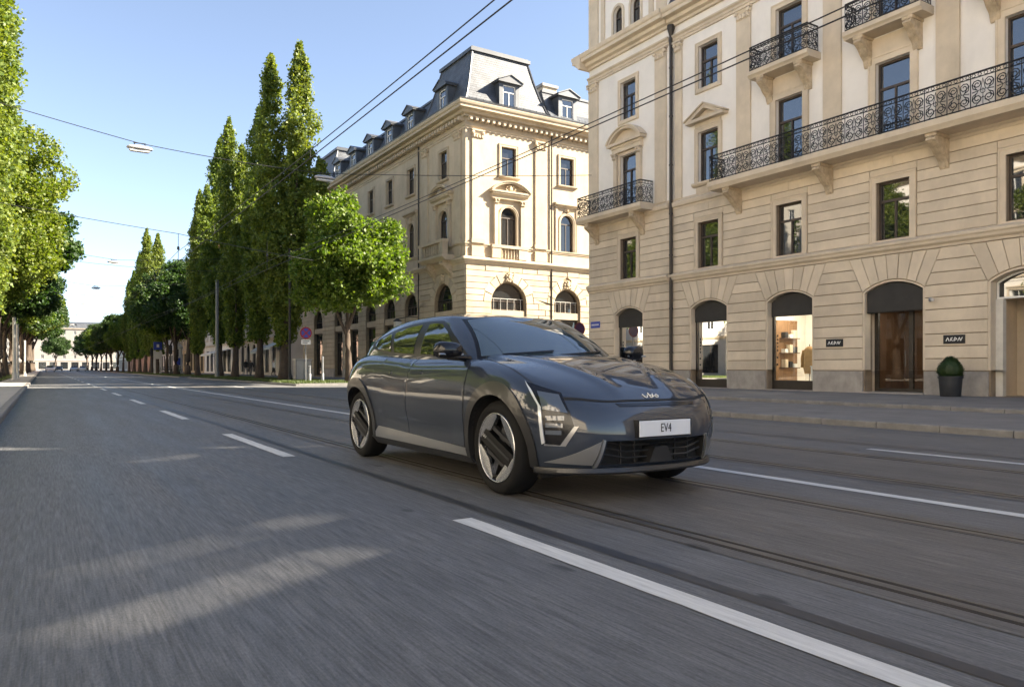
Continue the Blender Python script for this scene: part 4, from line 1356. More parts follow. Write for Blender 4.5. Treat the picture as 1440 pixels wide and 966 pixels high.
    # ---- roofs
    def mansard(x0, x1, y0, y1, z0, prof, nm):
        """prof: list of (inset, z)"""
        mb = MB(); rings = []
        for ins, z in prof:
            rings.append([mb.pt(x0 + ins, y0 + ins, z), mb.pt(x1 - ins, y0 + ins, z), mb.pt(x1 - ins, y1 - ins, z), mb.pt(x0 + ins, y1 - ins, z)])
        for A, Bq in zip(rings[:-1], rings[1:]):
            for j in range(4): mb.f.append([A[j], A[(j + 1) % 4], Bq[(j + 1) % 4], Bq[j]])
        mb.f.append(rings[-1]); mb.f.append(rings[0][::-1])
        return mb.build(nm, M['slate'], B)
    PROF = [(-.25, 17.2), (.12, 17.75), (.45, 18.7), (.75, 19.8), (1.05, 21.1)]
    for y0, y1 in ((Y0, Y0 + 6.3), (65.8, 73.9)):
        r = mansard(X0, X0 + 6.3, y0, y1, 17.2, PROF, 'pavilion_roof')
        mb = MB(); a, b = X0 + .9, X0 + 6.3 - .9
        mb.box(a, b, y0 + .9, y1 - .9, 21.08, 21.3); mb.box(a + .12, b - .12, y0 + 1.02, y1 - 1.02, 21.3, 21.4)
        mb.build('roof_cap', M['roof_metal'], r)
        for (x, y, sx, sy) in ((X0, y0, 1, 1), (X0 + 6.3, y0, -1, 1), (X0, y1, 1, -1)):
            MB().tube([(x + sx * i_, y + sy * i_, z_) for i_, z_ in PROF], .075, 6).build('hip_ridge', M['roof_metal'], r)
    mb = MB(FLt)      # main roof along the street
    def longroof(F, s0, s1, nm):
        mb = MB(F)
        pr = [(.45, 17.2), (-.3, 18.1), (-.95, 19.5), (-6.5, 20.2), (-12, 17.0)]
        A = [mb.pt(s0, d, z) for d, z in pr]; Bq = [mb.pt(s1, d, z) for d, z in pr]
        for k in range(4): mb.f.append([A[k], A[k + 1], Bq[k + 1], Bq[k]])
        mb.f.append(A[::-1]); mb.f.append(Bq)
        r = mb.build(nm, M['slate'], B)
        MB(F).box(s0, s1, -1.1, -.85, 19.45, 19.6).build('roof_ridge', M['roof_metal'], r)
        return r
    longroof(FLt, Y0 + 6.3, 65.8, 'main_roof'); longroof(FRt, X0 + 6.3, 46.0, 'main_roof')
    for c in (43.28,):
        dormer(FLt, B, c, 17.35, 1.5, 1.75, .1, 1.8, M['slate_dark'], 1)
    for c in (48.3, 52.1, 55.9, 59.7, 63.5, 69.2):
        dormer(FLt, B, c, 17.35, 1.5, 1.6, .1, 2.0, M['slate_dark'], 1)
    for c in (25.12, 29.72, 34.2, 38.7):
        dormer(FRt, B, c, 17.35, 1.5, 1.7, .1, 1.9, M['slate_dark'], 1)
    # snow guards
    for F, a, b in ((FRt, X0 + .2, X0 + 10), (FLt, Y0 + .2, Y0 + 12)):
        g = MB(F)
        for z, d in ((17.45, .12), (17.6, .1)):
            g.tube([(a, d, z), (b, d, z)], .018, 4)
        s = a
        while s < b:
            g.tube([(s, .14, 17.3), (s, .10, 17.68)], .016, 4); s += .5
        g.build('snow_guard', M['wire'], B)
    # chimney
    for x, y in ((31.0, 44.5), (24.8, 58.0), (36, 46)):
        ch = MB().box(x - .6, x + .6, y - .4, y + .4, 18.8, 21.2).build('chimney', L, B)
        MB().box(x - .7, x + .7, y - .5, y + .5, 21.2, 21.4).build('chimney_cap', M['plinth'], ch)
    # plain rear and end walls
    mb = MB()
    mb.f += [[mb.pt(22, 74, .05), mb.pt(46, 74, .05), mb.pt(46, 74, 17), mb.pt(22, 74, 17)], [mb.pt(46, 40.3, .05), mb.pt(46, 74, .05), mb.pt(46, 74, 17), mb.pt(46, 40.3, 17)]]
    mb.build('rear_wall', L, B)
    return B
CB = corner_building()
print('corner building ok')

# ================================================================== OTHER BUILDINGS
def town_house(name, F, s0, s1, H, floors, pitch, wallm, trimm, roofm, label, group=None, gf=4.4, depth=12, roof_h=3.2, win=(1.05, 1.75), arches=False, detail=True, base=.12, awn=None, dorm=True):
    o3 = F((s0 + s1) / 2, 0, base)
    B = empty(name, o3, label, 'building', group)
    n = max(1, int((s1 - s0 - .6) / pitch)); off = ((s1 - s0) - n * pitch) / 2
    cs = [s0 + off + (k + .5) * pitch for k in range(n)]
    fh = (H - gf - .9) / floors
    holes = []; wins = []
    for c in cs:
        if arches: g = arch_poly(c, pitch * .27, base + .3, gf - 1.0 - pitch * .1, pitch * .27, 8)
        else: g = rect(c - pitch * .34, c + pitch * .34, base + .25, gf - .9)
        holes.append(g); wins.append((g, 'shop_front'))
        for fl in range(floors):
            z = gf + fl * fh + .75
            hh = min(win[1], fh - 1.1)
            w = rect(c - win[0] / 2, c + win[0] / 2, z, z + hh); holes.append(w); wins.append((w, 'window'))
    mb = MB(F); wall_sheet(mb, rect(s0, s1, base - .1, H), holes, 0, .22)
    P = lambda s, d, z: mb.pt(s, d, z)
    for s in (s0, s1): mb.f.append([P(s, 0, base - .1), P(s, -depth, base - .1), P(s, -depth, H), P(s, 0, H)])
    mb.f.append([P(s0, -depth, base - .1), P(s1, -depth, base - .1), P(s1, -depth, H), P(s0, -depth, H)])
    mb.build('wall', wallm, B)
    for w, nm in wins:
        a, b = min(p[0] for p in w), max(p[0] for p in w); z0, z1 = min(p[1] for p in w), max(p[1] for p in w)
        fb = MB(F); ring_frame(fb, w, inset_poly(w, .07), -.2, -.12)
        fb.box((a + b) / 2 - .035, (a + b) / 2 + .035, -.195, -.125, z0 + .06, z1 - .06)
        fo = fb.build(nm, M['bronze'] if nm == 'shop_front' else M['white'], B)
        pb = MB(F); pb.f.append([pb.pt(s, -.16, z) for s, z in inset_poly(w, .04)]); pb.build('pane', M['glass2'], fo)
        if nm == 'window' and detail:
            sb = MB(F); sb.box(a - .16, b + .16, -.0, .14, z0 - .16, z0 - .02); sb.box(a - .14, a - .0, 0, .05, z0, z1 + .14); sb.box(b, b + .14, 0, .05, z0, z1 + .14); sb.box(a, b, 0, .05, z1, z1 + .14); sb.box(a - .2, b + .2, 0, .16, z1 + .22, z1 + .34)
            sb.build('window_trim', trimm, fo)
    MB(F).profile([(-.02, gf - .3), (.08, gf - .3), (.18, gf - .1), (.18, gf), (-.02, gf + .05)], s0, s1).build('string_course', trimm, B)
    MB(F).profile([(x - (.02 if x == 0 else 0), z) for x, z in CORN(H - .6, .6, .55)], s0, s1).build('cornice', trimm, B)
    mb = MB(F); pr = [(.5, H), (-1.2, H + roof_h * .72), (-depth * .5, H + roof_h), (-depth - .2, H)]
    A = [mb.pt(s0, d, z) for d, z in pr]; C_ = [mb.pt(s1, d, z) for d, z in pr]
    for k in range(4): mb.f.append([A[k], A[(k + 1) % 4], C_[(k + 1) % 4], C_[k]])
    mb.f.append(A[::-1]); mb.f.append(C_)
    mb.build('roof', roofm, B)
    if dorm:
        for c in cs[::2]: dormer(F, B, c, H + .25, 1.3, 1.3, -.1, 1.6, M['slate_dark'], 1)
    return B

ochre = mat('ochre_plaster', (0.50, 0.38, 0.22), 0.9, var=.08, vscale=.8, dirt=.2)
rose = mat('rose_plaster', (0.50, 0.34, 0.26), 0.9, var=.08, vscale=.8, dirt=.2)
pale = mat('pale_grey_stone', (0.50, 0.46, 0.40), 0.9, var=.08, vscale=.8, dirt=.25)
ivory = mat('ivory_plaster', (0.76, 0.69, 0.58), 0.9, var=.06, vscale=.8, dirt=.15)
tile = mat('red_roof_tile', (0.22, 0.09, 0.055), 0.85, var=.25, vscale=2, bump=.4, bscale=20)
FRW = lambda s, d, z: (XF - d, s, z)
FLW = lambda s, d, z: (-17.5 + d, s, z)
town_house('town_house', FRW, 80, 103, 15.5, 3, 3.1, pale, M['lime'], M['slate'], 'pale grey stone house with round arched shop fronts behind the poplars', arches=True)
town_house('town_house', FRW, 103.2, 128, 17.0, 4, 3.2, M['cream'], M['tan'], M['slate'], 'cream house with attic dormers next along from the grey stone house')
town_house('town_house', FRW, 128.2, 160, 18.5, 4, 3.4, ochre, M['lime'], tile, 'ochre house under a red tiled roof behind the second poplar group')
town_house('town_house', FRW, 160.2, 200, 16.5, 4, 3.6, ivory, M['lime'], M['slate'], 'ivory house far down the avenue past the ochre one', detail=False)
town_house('town_house', lambda s, d, z: (18.5 - d, s, z), 205, 216, 21.5, 5, 3.4, rose, M['lime'], tile, 'tall narrow rose coloured house rising above the far trees', detail=False, dorm=False)
town_house('town_house', FRW, 220, 300, 15.0, 3, 4.0, ivory, M['lime'], M['slate'], 'long pale house closing the far tree row', detail=False)
town_house('town_house', lambda s, d, z: (s, 395 - d, z), -34, 46, 19.0, 5, 4.2, mat('hazy_beige_plaster', (.27, .25, .23), .9, var=.08, vscale=.5), M['tan'], M['slate'], 'beige house with grey roof closing the end of the avenue', detail=False)
# opposite side of the street
town_house('town_house', FLW, -52, -25, 18, 4, 3.3, ivory, M['tan'], M['slate'], 'ivory house across the street behind the photographer', base=.115)
town_house('town_house', FLW, -24.8, -2, 19, 4, 3.6, M['cream'], M['tan'], M['slate'], 'cream house across the street facing the added sun patch screen', base=.115)
town_house('town_house', FLW, -1.8, 20, 18, 4, 3.3, ivory, M['cream'], M['slate'], 'pale house across the street facing the balcony building', base=.115)
town_house('town_house', FLW, 20.2, 41, 17, 4, 3.4, M['cream'], M['tan'], tile, 'cream tiled house across the street opposite the side street', base=.115)
town_house('town_house', FLW, 41.2, 78, 18, 4, 3.6, pale, M['lime'], M['slate'], 'grey stone house behind the big left trees', base=.115, detail=False)
town_house('town_house', FLW, 78.2, 130, 17, 4, 4.0, ivory, M['lime'], tile, 'ivory house behind the left tree row further along', base=.115, detail=False)
town_house('town_house', FLW, 130.2, 210, 16, 4, 4.4, rose, M['lime'], M['slate'], 'rose house at the far end of the left tree row', base=.115, detail=False, dorm=False)
# neighbour of the shop building, behind the camera
town_house('town_house', FRW, -44, -13.2, 18.3, 4, 3.6, ivory, M['tan'], M['slate'], 'ivory neighbour farther along from the balcony building', base=.175)
NB = town_house('town_house', FRW, -13, -.7, 14.3, 3, 3.6, ivory, M['tan'], M['roof_metal'], 'ivory neighbour carrying an added sun patch screen and adjoining the balcony building', base=.175, roof_h=.25, dorm=False)
def sun_patch_screen():
    # added out-of-view screen; its slanting slots shape sun patches on the road
    mb = MB(FRW); holes = []
    for (ya, za), (yb_, zb_), w in (((-8.05, 16.5), (-6.65, 15.5), .055), ((-7.1, 16.46), (-6.2, 15.83), .036), ((-6.05, 15.72), (-5.6, 15.41), .045), ((-7.3, 16.26), (-6.6, 15.74), .028), ((-2.3, 15.95), (-1.4, 15.35), .045), ((-1.9, 16.0), (-1.3, 15.6), .03)):
        holes.append([(ya, za - w), (yb_, zb_ - w), (yb_, zb_ + w), (ya, za + w)])
    wall_sheet(mb, rect(-13, -.7, 14.2, 19.0), holes, -.3, .12)
    mb.build('sun_patch_screen', ivory, NB)
    MB(FRW).box(-13, -.7, -.5, -.15, 19.0, 19.25).build('sun_patch_screen_top', M['tan'], NB)
sun_patch_screen()
print('houses ok')

# ================================================================== TREES
def leaf_mesh(name, centres, size, seed, m, up=0.3, jitter=0.35):
    """one small folded face per leaf"""
    rng = np.random.default_rng(seed)
    n = len(centres)
    nrm = rng.normal(size=(n, 3)); nrm[:, 2] += up; nrm /= np.linalg.norm(nrm, axis=1)[:, None]
    t = rng.normal(size=(n, 3)); t -= (t * nrm).sum(1)[:, None] * nrm; t /= np.linalg.norm(t, axis=1)[:, None]
    b = np.cross(nrm, t)
    sz = size * (1 + jitter * rng.uniform(-1, 1, n))[:, None]
    v = np.empty((n, 4, 3))
    v[:, 0] = centres - t * sz * .55
    v[:, 1] = centres + b * sz * .42 + nrm * sz * .10
    v[:, 2] = centres + t * sz * .55
    v[:, 3] = centres - b * sz * .42 + nrm * sz * .10
    me = bpy.data.meshes.new(name)
    me.vertices.add(n * 4); me.loops.add(n * 4); me.polygons.add(n)
    me.vertices.foreach_set('co', v.reshape(-1))
    me.loops.foreach_set('vertex_index', np.arange(n * 4, dtype=np.int32))
    me.polygons.foreach_set('loop_start', np.arange(0, n * 4, 4, dtype=np.int32))
    me.polygons.foreach_set('loop_total', np.full(n, 4, dtype=np.int32))
    at = me.attributes.new('var', 'FLOAT', 'POINT')
    at.data.foreach_set('value', np.repeat(np.clip(rng.normal(.45, .28, n), 0, 1), 4).astype(np.float32))
    me.update(); me.validate()
    me.materials.append(m)
    return me

def clumps(rng, centres, per, spread):
    n = len(centres)
    off = rng.normal(size=(n, per, 3)); off /= np.linalg.norm(off, axis=2)[..., None]
    off *= (rng.uniform(0, 1, (n, per)) ** .5)[..., None]
    sp = spread[:, None, None] if np.ndim(spread) else spread
    return (centres[:, None, :] + off * sp).reshape(-1, 3)

def poplar_crown(seed, leaders, m, n=900, per=26, leaf=.19):
    """columnar crown: each leader (dx, dy, base, top, radius) is a ragged spindle of leaf tufts"""
    rng = np.random.default_rng(seed)
    pts = []; spr = []
    tot = sum((l[3] - l[2]) * l[4] for l in leaders)
    for dx, dy, zb, zt, r in leaders:
        k = int(n * (zt - zb) * r / tot)
        t = rng.uniform(0, 1, k) ** .9
        prof = np.where(t < .25, .55 + .45 * (t / .25), np.maximum(0, 1 - ((t - .25) / .75) ** 4.6) * .95 + .05)
        rag = 1 + .30 * np.sin(t * 31 + dx * 9) * rng.uniform(.2, 1, k) + rng.normal(0, .12, k)
        a = rng.uniform(0, 2 * PI, k)
        rad = .64 * r * prof * rag * np.sqrt(rng.uniform(.15, 1.0, k)) * (1 + .22 * np.sin(a * 3 + t * 9))
        lean = np.clip(t * 1.6, 0, 1)
        x = dx * lean + rad * np.cos(a); y = dy * lean + rad * np.sin(a); z = zb + t * (zt - zb)
        pts.append(np.stack([x, y, z], 1)); spr.append(.16 + .20 * prof)
    c = np.concatenate(pts); s = np.concatenate(spr)
    L_ = clumps(rng, c, per, s)
    L_[:, 2] += rng.normal(0, .1, len(L_))
    return leaf_mesh('crown', L_, leaf, seed, m)

def round_crown(seed, cz, rx, rz, m, lobes=34, n=900, per=26, leaf=.24, low=-.7):
    """broad crown built of many overlapping sprays"""
    rng = np.random.default_rng(seed)
    d = rng.normal(size=(lobes, 3)); d /= np.linalg.norm(d, axis=1)[:, None]
    d[:, 2] = np.clip(d[:, 2], low, 1)
    lc = d * np.array([rx, rx, rz]) * rng.uniform(.40, .90, lobes)[:, None]
    lr = rng.uniform(.16, .34, lobes) * rx
    idx = rng.integers(0, lobes, n)
    o = rng.normal(size=(n, 3)); o /= np.linalg.norm(o, axis=1)[:, None]; o[:, 2] *= .7
    c = lc[idx] + o * (lr[idx] * rng.uniform(.35, 1.1, n) ** .6)[:, None]
    c[:, 2] += cz
    L_ = clumps(rng, c, per, rng.uniform(.22, .5, n))
    return leaf_mesh('crown', L_, leaf, seed, m, .6)

def trunk_mesh(seed, h, r, tops, lean=.15):
    """tapered trunk with root flare and limbs to given tops"""
    rnd = random.Random(seed); mb = MB()
    pts = []; rad = []
    n = 9
    for k in range(n):
        t = k / (n - 1)
        pts.append((lean * math.sin(t * 2.2 + seed) * t, lean * math.cos(t * 1.7 + seed) * t - lean * 0 * t, h * t - .05)); rad.append(r * (1 + .55 * (1 - t) ** 6) * (1 - .3 * t))
    mb.tube(pts, rad, 9)
    top = Vector(pts[-1])
    for (x, y, z, rr) in tops:
        e = Vector((x, y, z)); m_ = (top + e) / 2 + Vector((x * .18, y * .18, -.06 * (z - h)))
        st = Vector(pts[-2 - rnd.randint(0, 2)])
        q = []
        for k in range(6):
            t = k / 5; q.append(tuple((1 - t) ** 2 * st + 2 * t * (1 - t) * m_ + t * t * e))
        mb.tube(q, [rr * (1 - .8 * k / 5) for k in range(6)], 6)
    me = mb.mesh('trunk'); me.materials.append(M['bark']); me.shade_smooth()
    return me

def put_tree(name, crown, trunk, x, y, label, cat='tree', group=None, rz=0, s=1.0, sz=None, z=.1):
    o = empty(name, (x, y, z), label, cat, group, rz)
    o.scale = (s, s, sz or s)
    for nm, me in (('trunk', trunk), ('crown', crown)):
        c = bpy.data.objects.new(nm, me); COL.objects.link(c); c.parent = o
    return o

PL, ML, DL = M['leaf_poplar'], M['leaf_maple'], M['leaf_dark']
pop = [
    (poplar_crown(11, [(-.95, .2, 2.6, 21.2, 1.55), (1.05, -.3, 2.4, 21.7, 1.7), (2.5, -.8, 4, 14.2, 1.2), (-1.9, .9, 3.2, 12, 1.2), (.4, .9, 2.6, 16, 1.5)], PL, 2700, 24, .17), trunk_mesh(1, 4.6, .34, [(-.9, .2, 15, .17), (1.0, -.3, 15, .19), (2.3, -.7, 9, .12), (-1.7, .8, 8, .11), (.4, .8, 10, .12)])),
    (poplar_crown(12, [(0, 0, 2.8, 19.6, 1.55), (1.3, .5, 3.2, 15.5, 1.2), (-1.2, -.4, 3, 14, 1.15)], PL, 1800, 24, .17), trunk_mesh(2, 4.2, .27, [(0, 0, 14, .16), (1.2, .4, 9, .1), (-1.1, -.4, 9, .1)])),
    (poplar_crown(13, [(.5, .3, 2.7, 20.6, 1.4), (-.8, -.3, 2.7, 18.3, 1.35), (-1.6, .4, 4, 12.5, 1.0)], PL, 1800, 24, .17), trunk_mesh(3, 4.4, .26, [(.4, .2, 14, .15), (-.7, -.2, 12, .13), (-1.4, .4, 8, .1)])),
]
map_ = [
    (round_crown(21, 6.6, 3.1, 3.7, ML, 70, 2900, 24, .165), trunk_mesh(4, 3.4, .19, [(1.6, .6, 7, .1), (-1.5, .8, 7, .1), (.2, -1.5, 7.5, .1), (0, .2, 9, .11)])),
    (round_crown(22, 9.6, 4.6, 6.0, ML, 110, 6800, 24, .15), trunk_mesh(5, 4.6, .3, [(2.6, .6, 9.5, .16), (-2.4, 1.0, 9.5, .15), (.4, -2.5, 10, .15), (0, .3, 13, .16)])),
    (round_crown(23, 7.0, 3.6, 3.6, DL, 60, 2400, 24, .19), trunk_mesh(6, 3.8, .24, [(1.7, .6, 7.5, .12), (-1.6, .9, 7.5, .12), (.2, -1.7, 8, .12), (0, .2, 9.5, .12)])),
]
LEFTPOP = (poplar_crown(17, [(-.95, .2, 2.6, 20.2, 1.5), (1.05, -.3, 2.4, 21.7, 1.6), (2.2, -.8, 4, 14.2, 1.2), (-1.9, .9, 3.2, 15, 1.3), (.4, .9, 2.6, 17, 1.5)], PL, 4600, 24, .125), pop[0][1])
# right row along the verge
put_tree('maple_tree', *map_[0], 14.6, 40.4, 'young bright green maple standing alone at the side street corner', rz=.4, s=1.03)
put_tree('poplar_tree', *pop[0], 13.3, 48.9, 'tallest poplar with a forked double top behind the young maple', rz=R(-32))
put_tree('poplar_tree', *pop[1], 13.3, 55.6, 'poplar with a single spire beside the tallest forked poplar', rz=.6)
put_tree('poplar_tree', *pop[2], 13.2, 63.3, 'poplar with uneven twin spires in the middle of the near group', rz=1.7, s=1.0, sz=1.02)
put_tree('poplar_tree', *pop[1], 13.4, 70.4, 'slim poplar next to the uneven twin spired one', rz=3.3, sz=1.08)
put_tree('poplar_tree', *pop[2], 13.2, 80.5, 'short poplar closing the near poplar group past the second side street', rz=4.4, s=.9)
for y, i, s, lab in ((88, 2, 1.15, 'dark round tree just past the near poplar group'), (96, 2, 1.25, 'larger dark round tree between the two poplar groups'), (104.5, 0, 1.15, 'lighter round tree between the two poplar groups')):
    put_tree('street_tree', *map_[i], 13.4, y, lab, rz=y, s=s)
for y, i, s, lab in ((113, 1, .98, 'first poplar of the farther group'), (120.5, 2, 1.02, 'tallest twin topped poplar of the farther group'), (128, 1, 1.0, 'third poplar of the farther group'), (136, 2, .95, 'fourth poplar of the farther group'), (145, 1, .9, 'fifth and lower poplar of the farther group'), (154, 2, .82, 'last low poplar of the farther group')):
    put_tree('poplar_tree', *pop[i], 13.4, y, lab, rz=y * .7, s=s)
for y, s in ((168, 1.1), (182, 1.15), (198, 1.2), (216, 1.25), (236, 1.25), (258, 1.3), (282, 1.3), (310, 1.3)):
    put_tree('street_tree', *map_[2 if int(y) % 4 else 0], 13.6, y, 'small distant round tree at the far end of the right row', group='distant trees of the right row', rz=y, s=s)
# left row
put_tree('poplar_tree', *LEFTPOP, -2.35, 40.5, 'towering poplar at the left kerb beside the pale post', rz=2.1, s=1.22, z=.115)
put_tree('maple_tree', *map_[1], -3.5, 47.5, 'big sunlit yellow green maple beside the towering left poplar', rz=1.1, s=1.02, z=.115)
put_tree('maple_tree', *map_[1], -3.4, 57.5, 'second big maple on the left verge, branches reaching over the kerb', rz=4.0, s=.95, z=.115)
put_tree('street_tree', *map_[2], -3.0, 66, 'dark leaved tree leaning its crown over the left kerb', rz=.7, s=1.45, z=.115)
for y, i, s, lab in ((77, 2, 1.25, 'dark tree with the upright trunk on the left grass verge'), (88, 0, 1.35, 'bright tree behind the upright dark trunk on the left'), (100, 2, 1.25, 'dark tree farther down the left verge'), (113, 0, 1.3, 'yellow green tree farther down the left verge')):
    put_tree('street_tree', *map_[i], -3.1, y, lab, rz=y, s=s, z=.115)
for y in (128, 145, 164, 186, 210, 240):
    put_tree('street_tree', *map_[0 if y % 2 else 2], -2.4, y, 'small distant tree at the far end of the left row', group='distant trees of the left row', rz=y, s=1.6 + max(0, y - 150) * .006, z=.115)
put_tree('street_tree', *map_[2], 4.5, 372, 'lone dark tree in front of the beige house ending the avenue', rz=1, s=1.5)
# trees on the near left pavement, mirrored in the shop and car windows
for y, i, s in ((31, 1, .95), (19, 1, .95), (5, 1, .85)):
    put_tree('maple_tree', *map_[i], -7.6 , y, 'broad maple on the near left pavement opposite the shops', group='maples opposite the shops', rz=y, s=s, z=.115)

# ================================================================== GRASS
def grass(name, x0, x1, y0, y1, n, z, seed, label):
    rng = np.random.default_rng(seed)
    bx = rng.uniform(x0, x1, n); by = rng.uniform(y0, y1, n)
    h = rng.uniform(.05, .16, n); a = rng.uniform(0, 2 * PI, n); w = .012 + .012 * rng.uniform(0, 1, n)
    le = rng.normal(0, .05, (n, 2))
    v = np.empty((n, 4, 3))
    v[:, 0] = np.stack([bx - w * np.cos(a), by - w * np.sin(a), np.full(n, z)], 1)
    v[:, 1] = np.stack([bx + w * np.cos(a), by + w * np.sin(a), np.full(n, z)], 1)
    v[:, 2] = np.stack([bx + le[:, 0] + w * .3 * np.cos(a), by + le[:, 1] + w * .3 * np.sin(a), z + h], 1)
    v[:, 3] = np.stack([bx + le[:, 0] - w * .3 * np.cos(a), by + le[:, 1] - w * .3 * np.sin(a), z + h], 1)
    me = bpy.data.meshes.new(name)
    me.vertices.add(n * 4); me.loops.add(n * 4); me.polygons.add(n)
    me.vertices.foreach_set('co', v.reshape(-1)); me.loops.foreach_set('vertex_index', np.arange(n * 4, dtype=np.int32))
    me.polygons.foreach_set('loop_start', np.arange(0, n * 4, 4, dtype=np.int32)); me.polygons.foreach_set('loop_total', np.full(n, 4, dtype=np.int32))
    at = me.attributes.new('var', 'FLOAT', 'POINT'); at.data.foreach_set('value', np.repeat(rng.uniform(0, 1, n), 4).astype(np.float32))
    me.update(); me.materials.append(M['grass'])
    o = bpy.data.objects.new(name, me); COL.objects.link(o)
    return tag(o, label, 'grass', kind='stuff')
grass('grass', 11.5, 15.45, 39.8, 73.8, 60000, .1, 5, 'short green grass on the right verge under the poplars')
grass('grass', 11.5, 15.45, 79.8, 150, 40000, .1, 6, 'grass on the right verge past the second side street')
grass('grass', -9.5, -2.3, 42, 95, 60000, .115, 7, 'grass verge under the left trees')
tag(MB().box(-9.6, -2.2, 41.9, 300, .1, .1165).build('verge', M['soil']), kind='structure')
print('trees ok')

# ================================================================== THE CAR
def build_car():
    OX, OY = 3.82, 4.0
    C = empty('electric_car', (OX, OY + 2.2, 0), 'dark grey electric hatchback with vertical headlamps driving along the tram track', 'car')
    paint = mat('grey_car_paint', (0.024, 0.031, 0.046), 0.42, 0.10, coat=1.0, ior=1.5)
    paint.node_tree.nodes['Principled BSDF'].inputs['Coat IOR'].default_value = 1.68
    paint.node_tree.nodes['Principled BSDF'].inputs['Specular IOR Level'].default_value = 0.1
    wdark = mat('wheel_dark', (0.0045, 0.0045, 0.005), 0.45, ior=1.3)
    gloss = mat('gloss_black_trim', (0.008, 0.008, 0.010), 0.16, 0.0)
    satblack = mat('satin_black_trim', (0.007, 0.007, 0.008), 0.38, 0.0, ior=1.35)
    clad = mat('charcoal_cladding', (0.016, 0.016, 0.017), 0.42, 0.1, var=.05, vscale=20, coat=.25)
    dark = mat('underbody_black', (0.008, 0.008, 0.009), 0.8)
    satin = mat('satin_silver', (0.42, 0.42, 0.42), 0.28, 0.85)
    tyrem = mat('tyre_rubber', (0.0065, 0.0065, 0.007), 0.8, var=.15, vscale=12, ior=1.3)
    alloy = mat('alloy_face', (0.46, 0.47, 0.49), 0.22, 0.9)
    lensm = mat('headlamp_lens', (0.06, 0.075, 0.10), 0.06, 0.0, coat=1.0, ior=1.7)
    drl = mat('daytime_light_strip', (0.62, 0.64, 0.66), 0.12, 0.2, coat=1.0)
    cglass = glass_mat('car_glass', (0.012, 0.016, 0.019), 2.7, 0.0)
    wglass = glass_mat('windscreen_glass', (0.028, 0.045, 0.050), 2.4, 0.0)
    platem = mat('plate_white', (0.62, 0.64, 0.68), 0.4)

    # ---- shape functions (l from the nose backwards, a sideways, z up)
    zt = pchip([0, .06, .12, .25, .47, .87, 1.35, 2.5, 3.2, 3.75, 4.15, 4.46], [.70, .715, .735, .79, .87, .975, 1.035, 1.05, 1.09, 1.105, 1.06, .97])
    zb = pchip([0, .3, 1.2, 3.4, 4.1, 4.46], [.235, .215, .195, .195, .25, .32])
    Wf = pchip([0, .07, .18, .32, .5, .65, .78, .88, .95, 1.0], [.845, .885, .898, .908, .922, .925, .912, .888, .852, .792])
    Ff = pchip([0, .15, .35, .5, .7, .85, .94, 1.0], [.085, .03, .004, .0, .008, .03, .062, .12])
    Rf = pchip([0, .2, .5, .7, .85, 1.0], [4.33, 4.42, 4.46, 4.45, 4.42, 4.33])
    def outline(W, F, Rr, Cf, Cr, nf, nr, N1=30, N2=60, N3=26):
        pts = []
        for k in range(N1):
            ph = PI / 2 * k / N1
            pts.append((F + Cf * (1 - math.cos(ph) ** (2 / nf)), W * math.sin(ph) ** (2 / nf) if k else 0.0))
        for k in range(N2):
            pts.append((F + Cf + (Rr - Cr - F - Cf) * k / N2, W))
        for k in range(N3 + 1):
            ph = PI / 2 * k / N3
            pts.append((Rr - Cr + Cr * math.sin(ph) ** (2 / nr), W * math.cos(ph) ** (2 / nr) if k < N3 else 0.0))
        return pts
    fr = [0, .03, .07, .12, .18, .25, .32, .39, .46, .53, .60, .66, .72, .78, .83, .87, .905, .935, .96, .98, 1.0]
    rings = []
    for f in fr:
        o = outline(Wf(f), Ff(f), Rf(f), .82, .62, 2.65, 2.8)
        ring = []
        for l, a in o:
            fl = 0.016 * math.exp(-((l - .87) / .42) ** 2) + 0.022 * math.exp(-((l - 3.75) / .5) ** 2)
            fl *= math.exp(-((f - .68) / .25) ** 2)
            dr = -0.022 * math.exp(-((f - .27) / .13) ** 2) * max(0, min(1, (l - 1.3) / .3)) * max(0, min(1, (3.3 - l) / .3))
            a2 = a * (1 + (fl + dr) / .9)
            z = zb(l) + f * (zt(l) - zb(l))
            ring.append((l, a2, z))
        rings.append(ring)
    top = rings[-1]
    crown = pchip([0, .15, .5, 1.0, 1.5, 2.2, 4.0, 4.4], [.012, .03, .055, .06, .05, .05, .05, .01])
    def deckz(l, a, ae):
        k = abs(a) / max(ae, 1e-4)
        h = zt(l) + crown(l) * (1 - min(1, k) ** 2.6)
        # two hood creases running back from the badge
        if l < 1.5:
            ac = .20 + .42 * (l / 1.4)
            h += .017 * math.exp(-((abs(a) - ac) / .05) ** 2) * min(1, l / .3)
        return h
    lc = 2.1
    K = 30
    deck = []
    for k in range(1, K):
        q = 1 - k / K
        ring = []
        for (l, a, z) in top:
            l2 = lc + (l - lc) * q; a2 = a * q
            # edge half width at this l
            ae = edge_at(top, l2)
            ring.append((l2, a2, deckz(l2, a2, ae)))
        deck.append(ring)
    allr = rings + deck
    def to_mesh(allr, zbot=True, nm='body'):
        verts = []; faces = []
        n = len(allr[0])
        idx = []
        for ring in allr:
            row = []
            full = [(l, -a, z) for l, a, z in ring] + [(l, a, z) for l, a, z in ring[-2:0:-1]]
            for l, a, z in full:
                verts.append((OX + a, OY + l, z)); row.append(len(verts) - 1)
            idx.append(row)
        m_ = len(idx[0])
        for A, Bq in zip(idx[:-1], idx[1:]):
            for j in range(m_):
                faces.append([A[j], A[(j + 1) % m_], Bq[(j + 1) % m_], Bq[j]])
        faces.append(idx[-1]);
        if zbot: faces.append(idx[0][::-1])
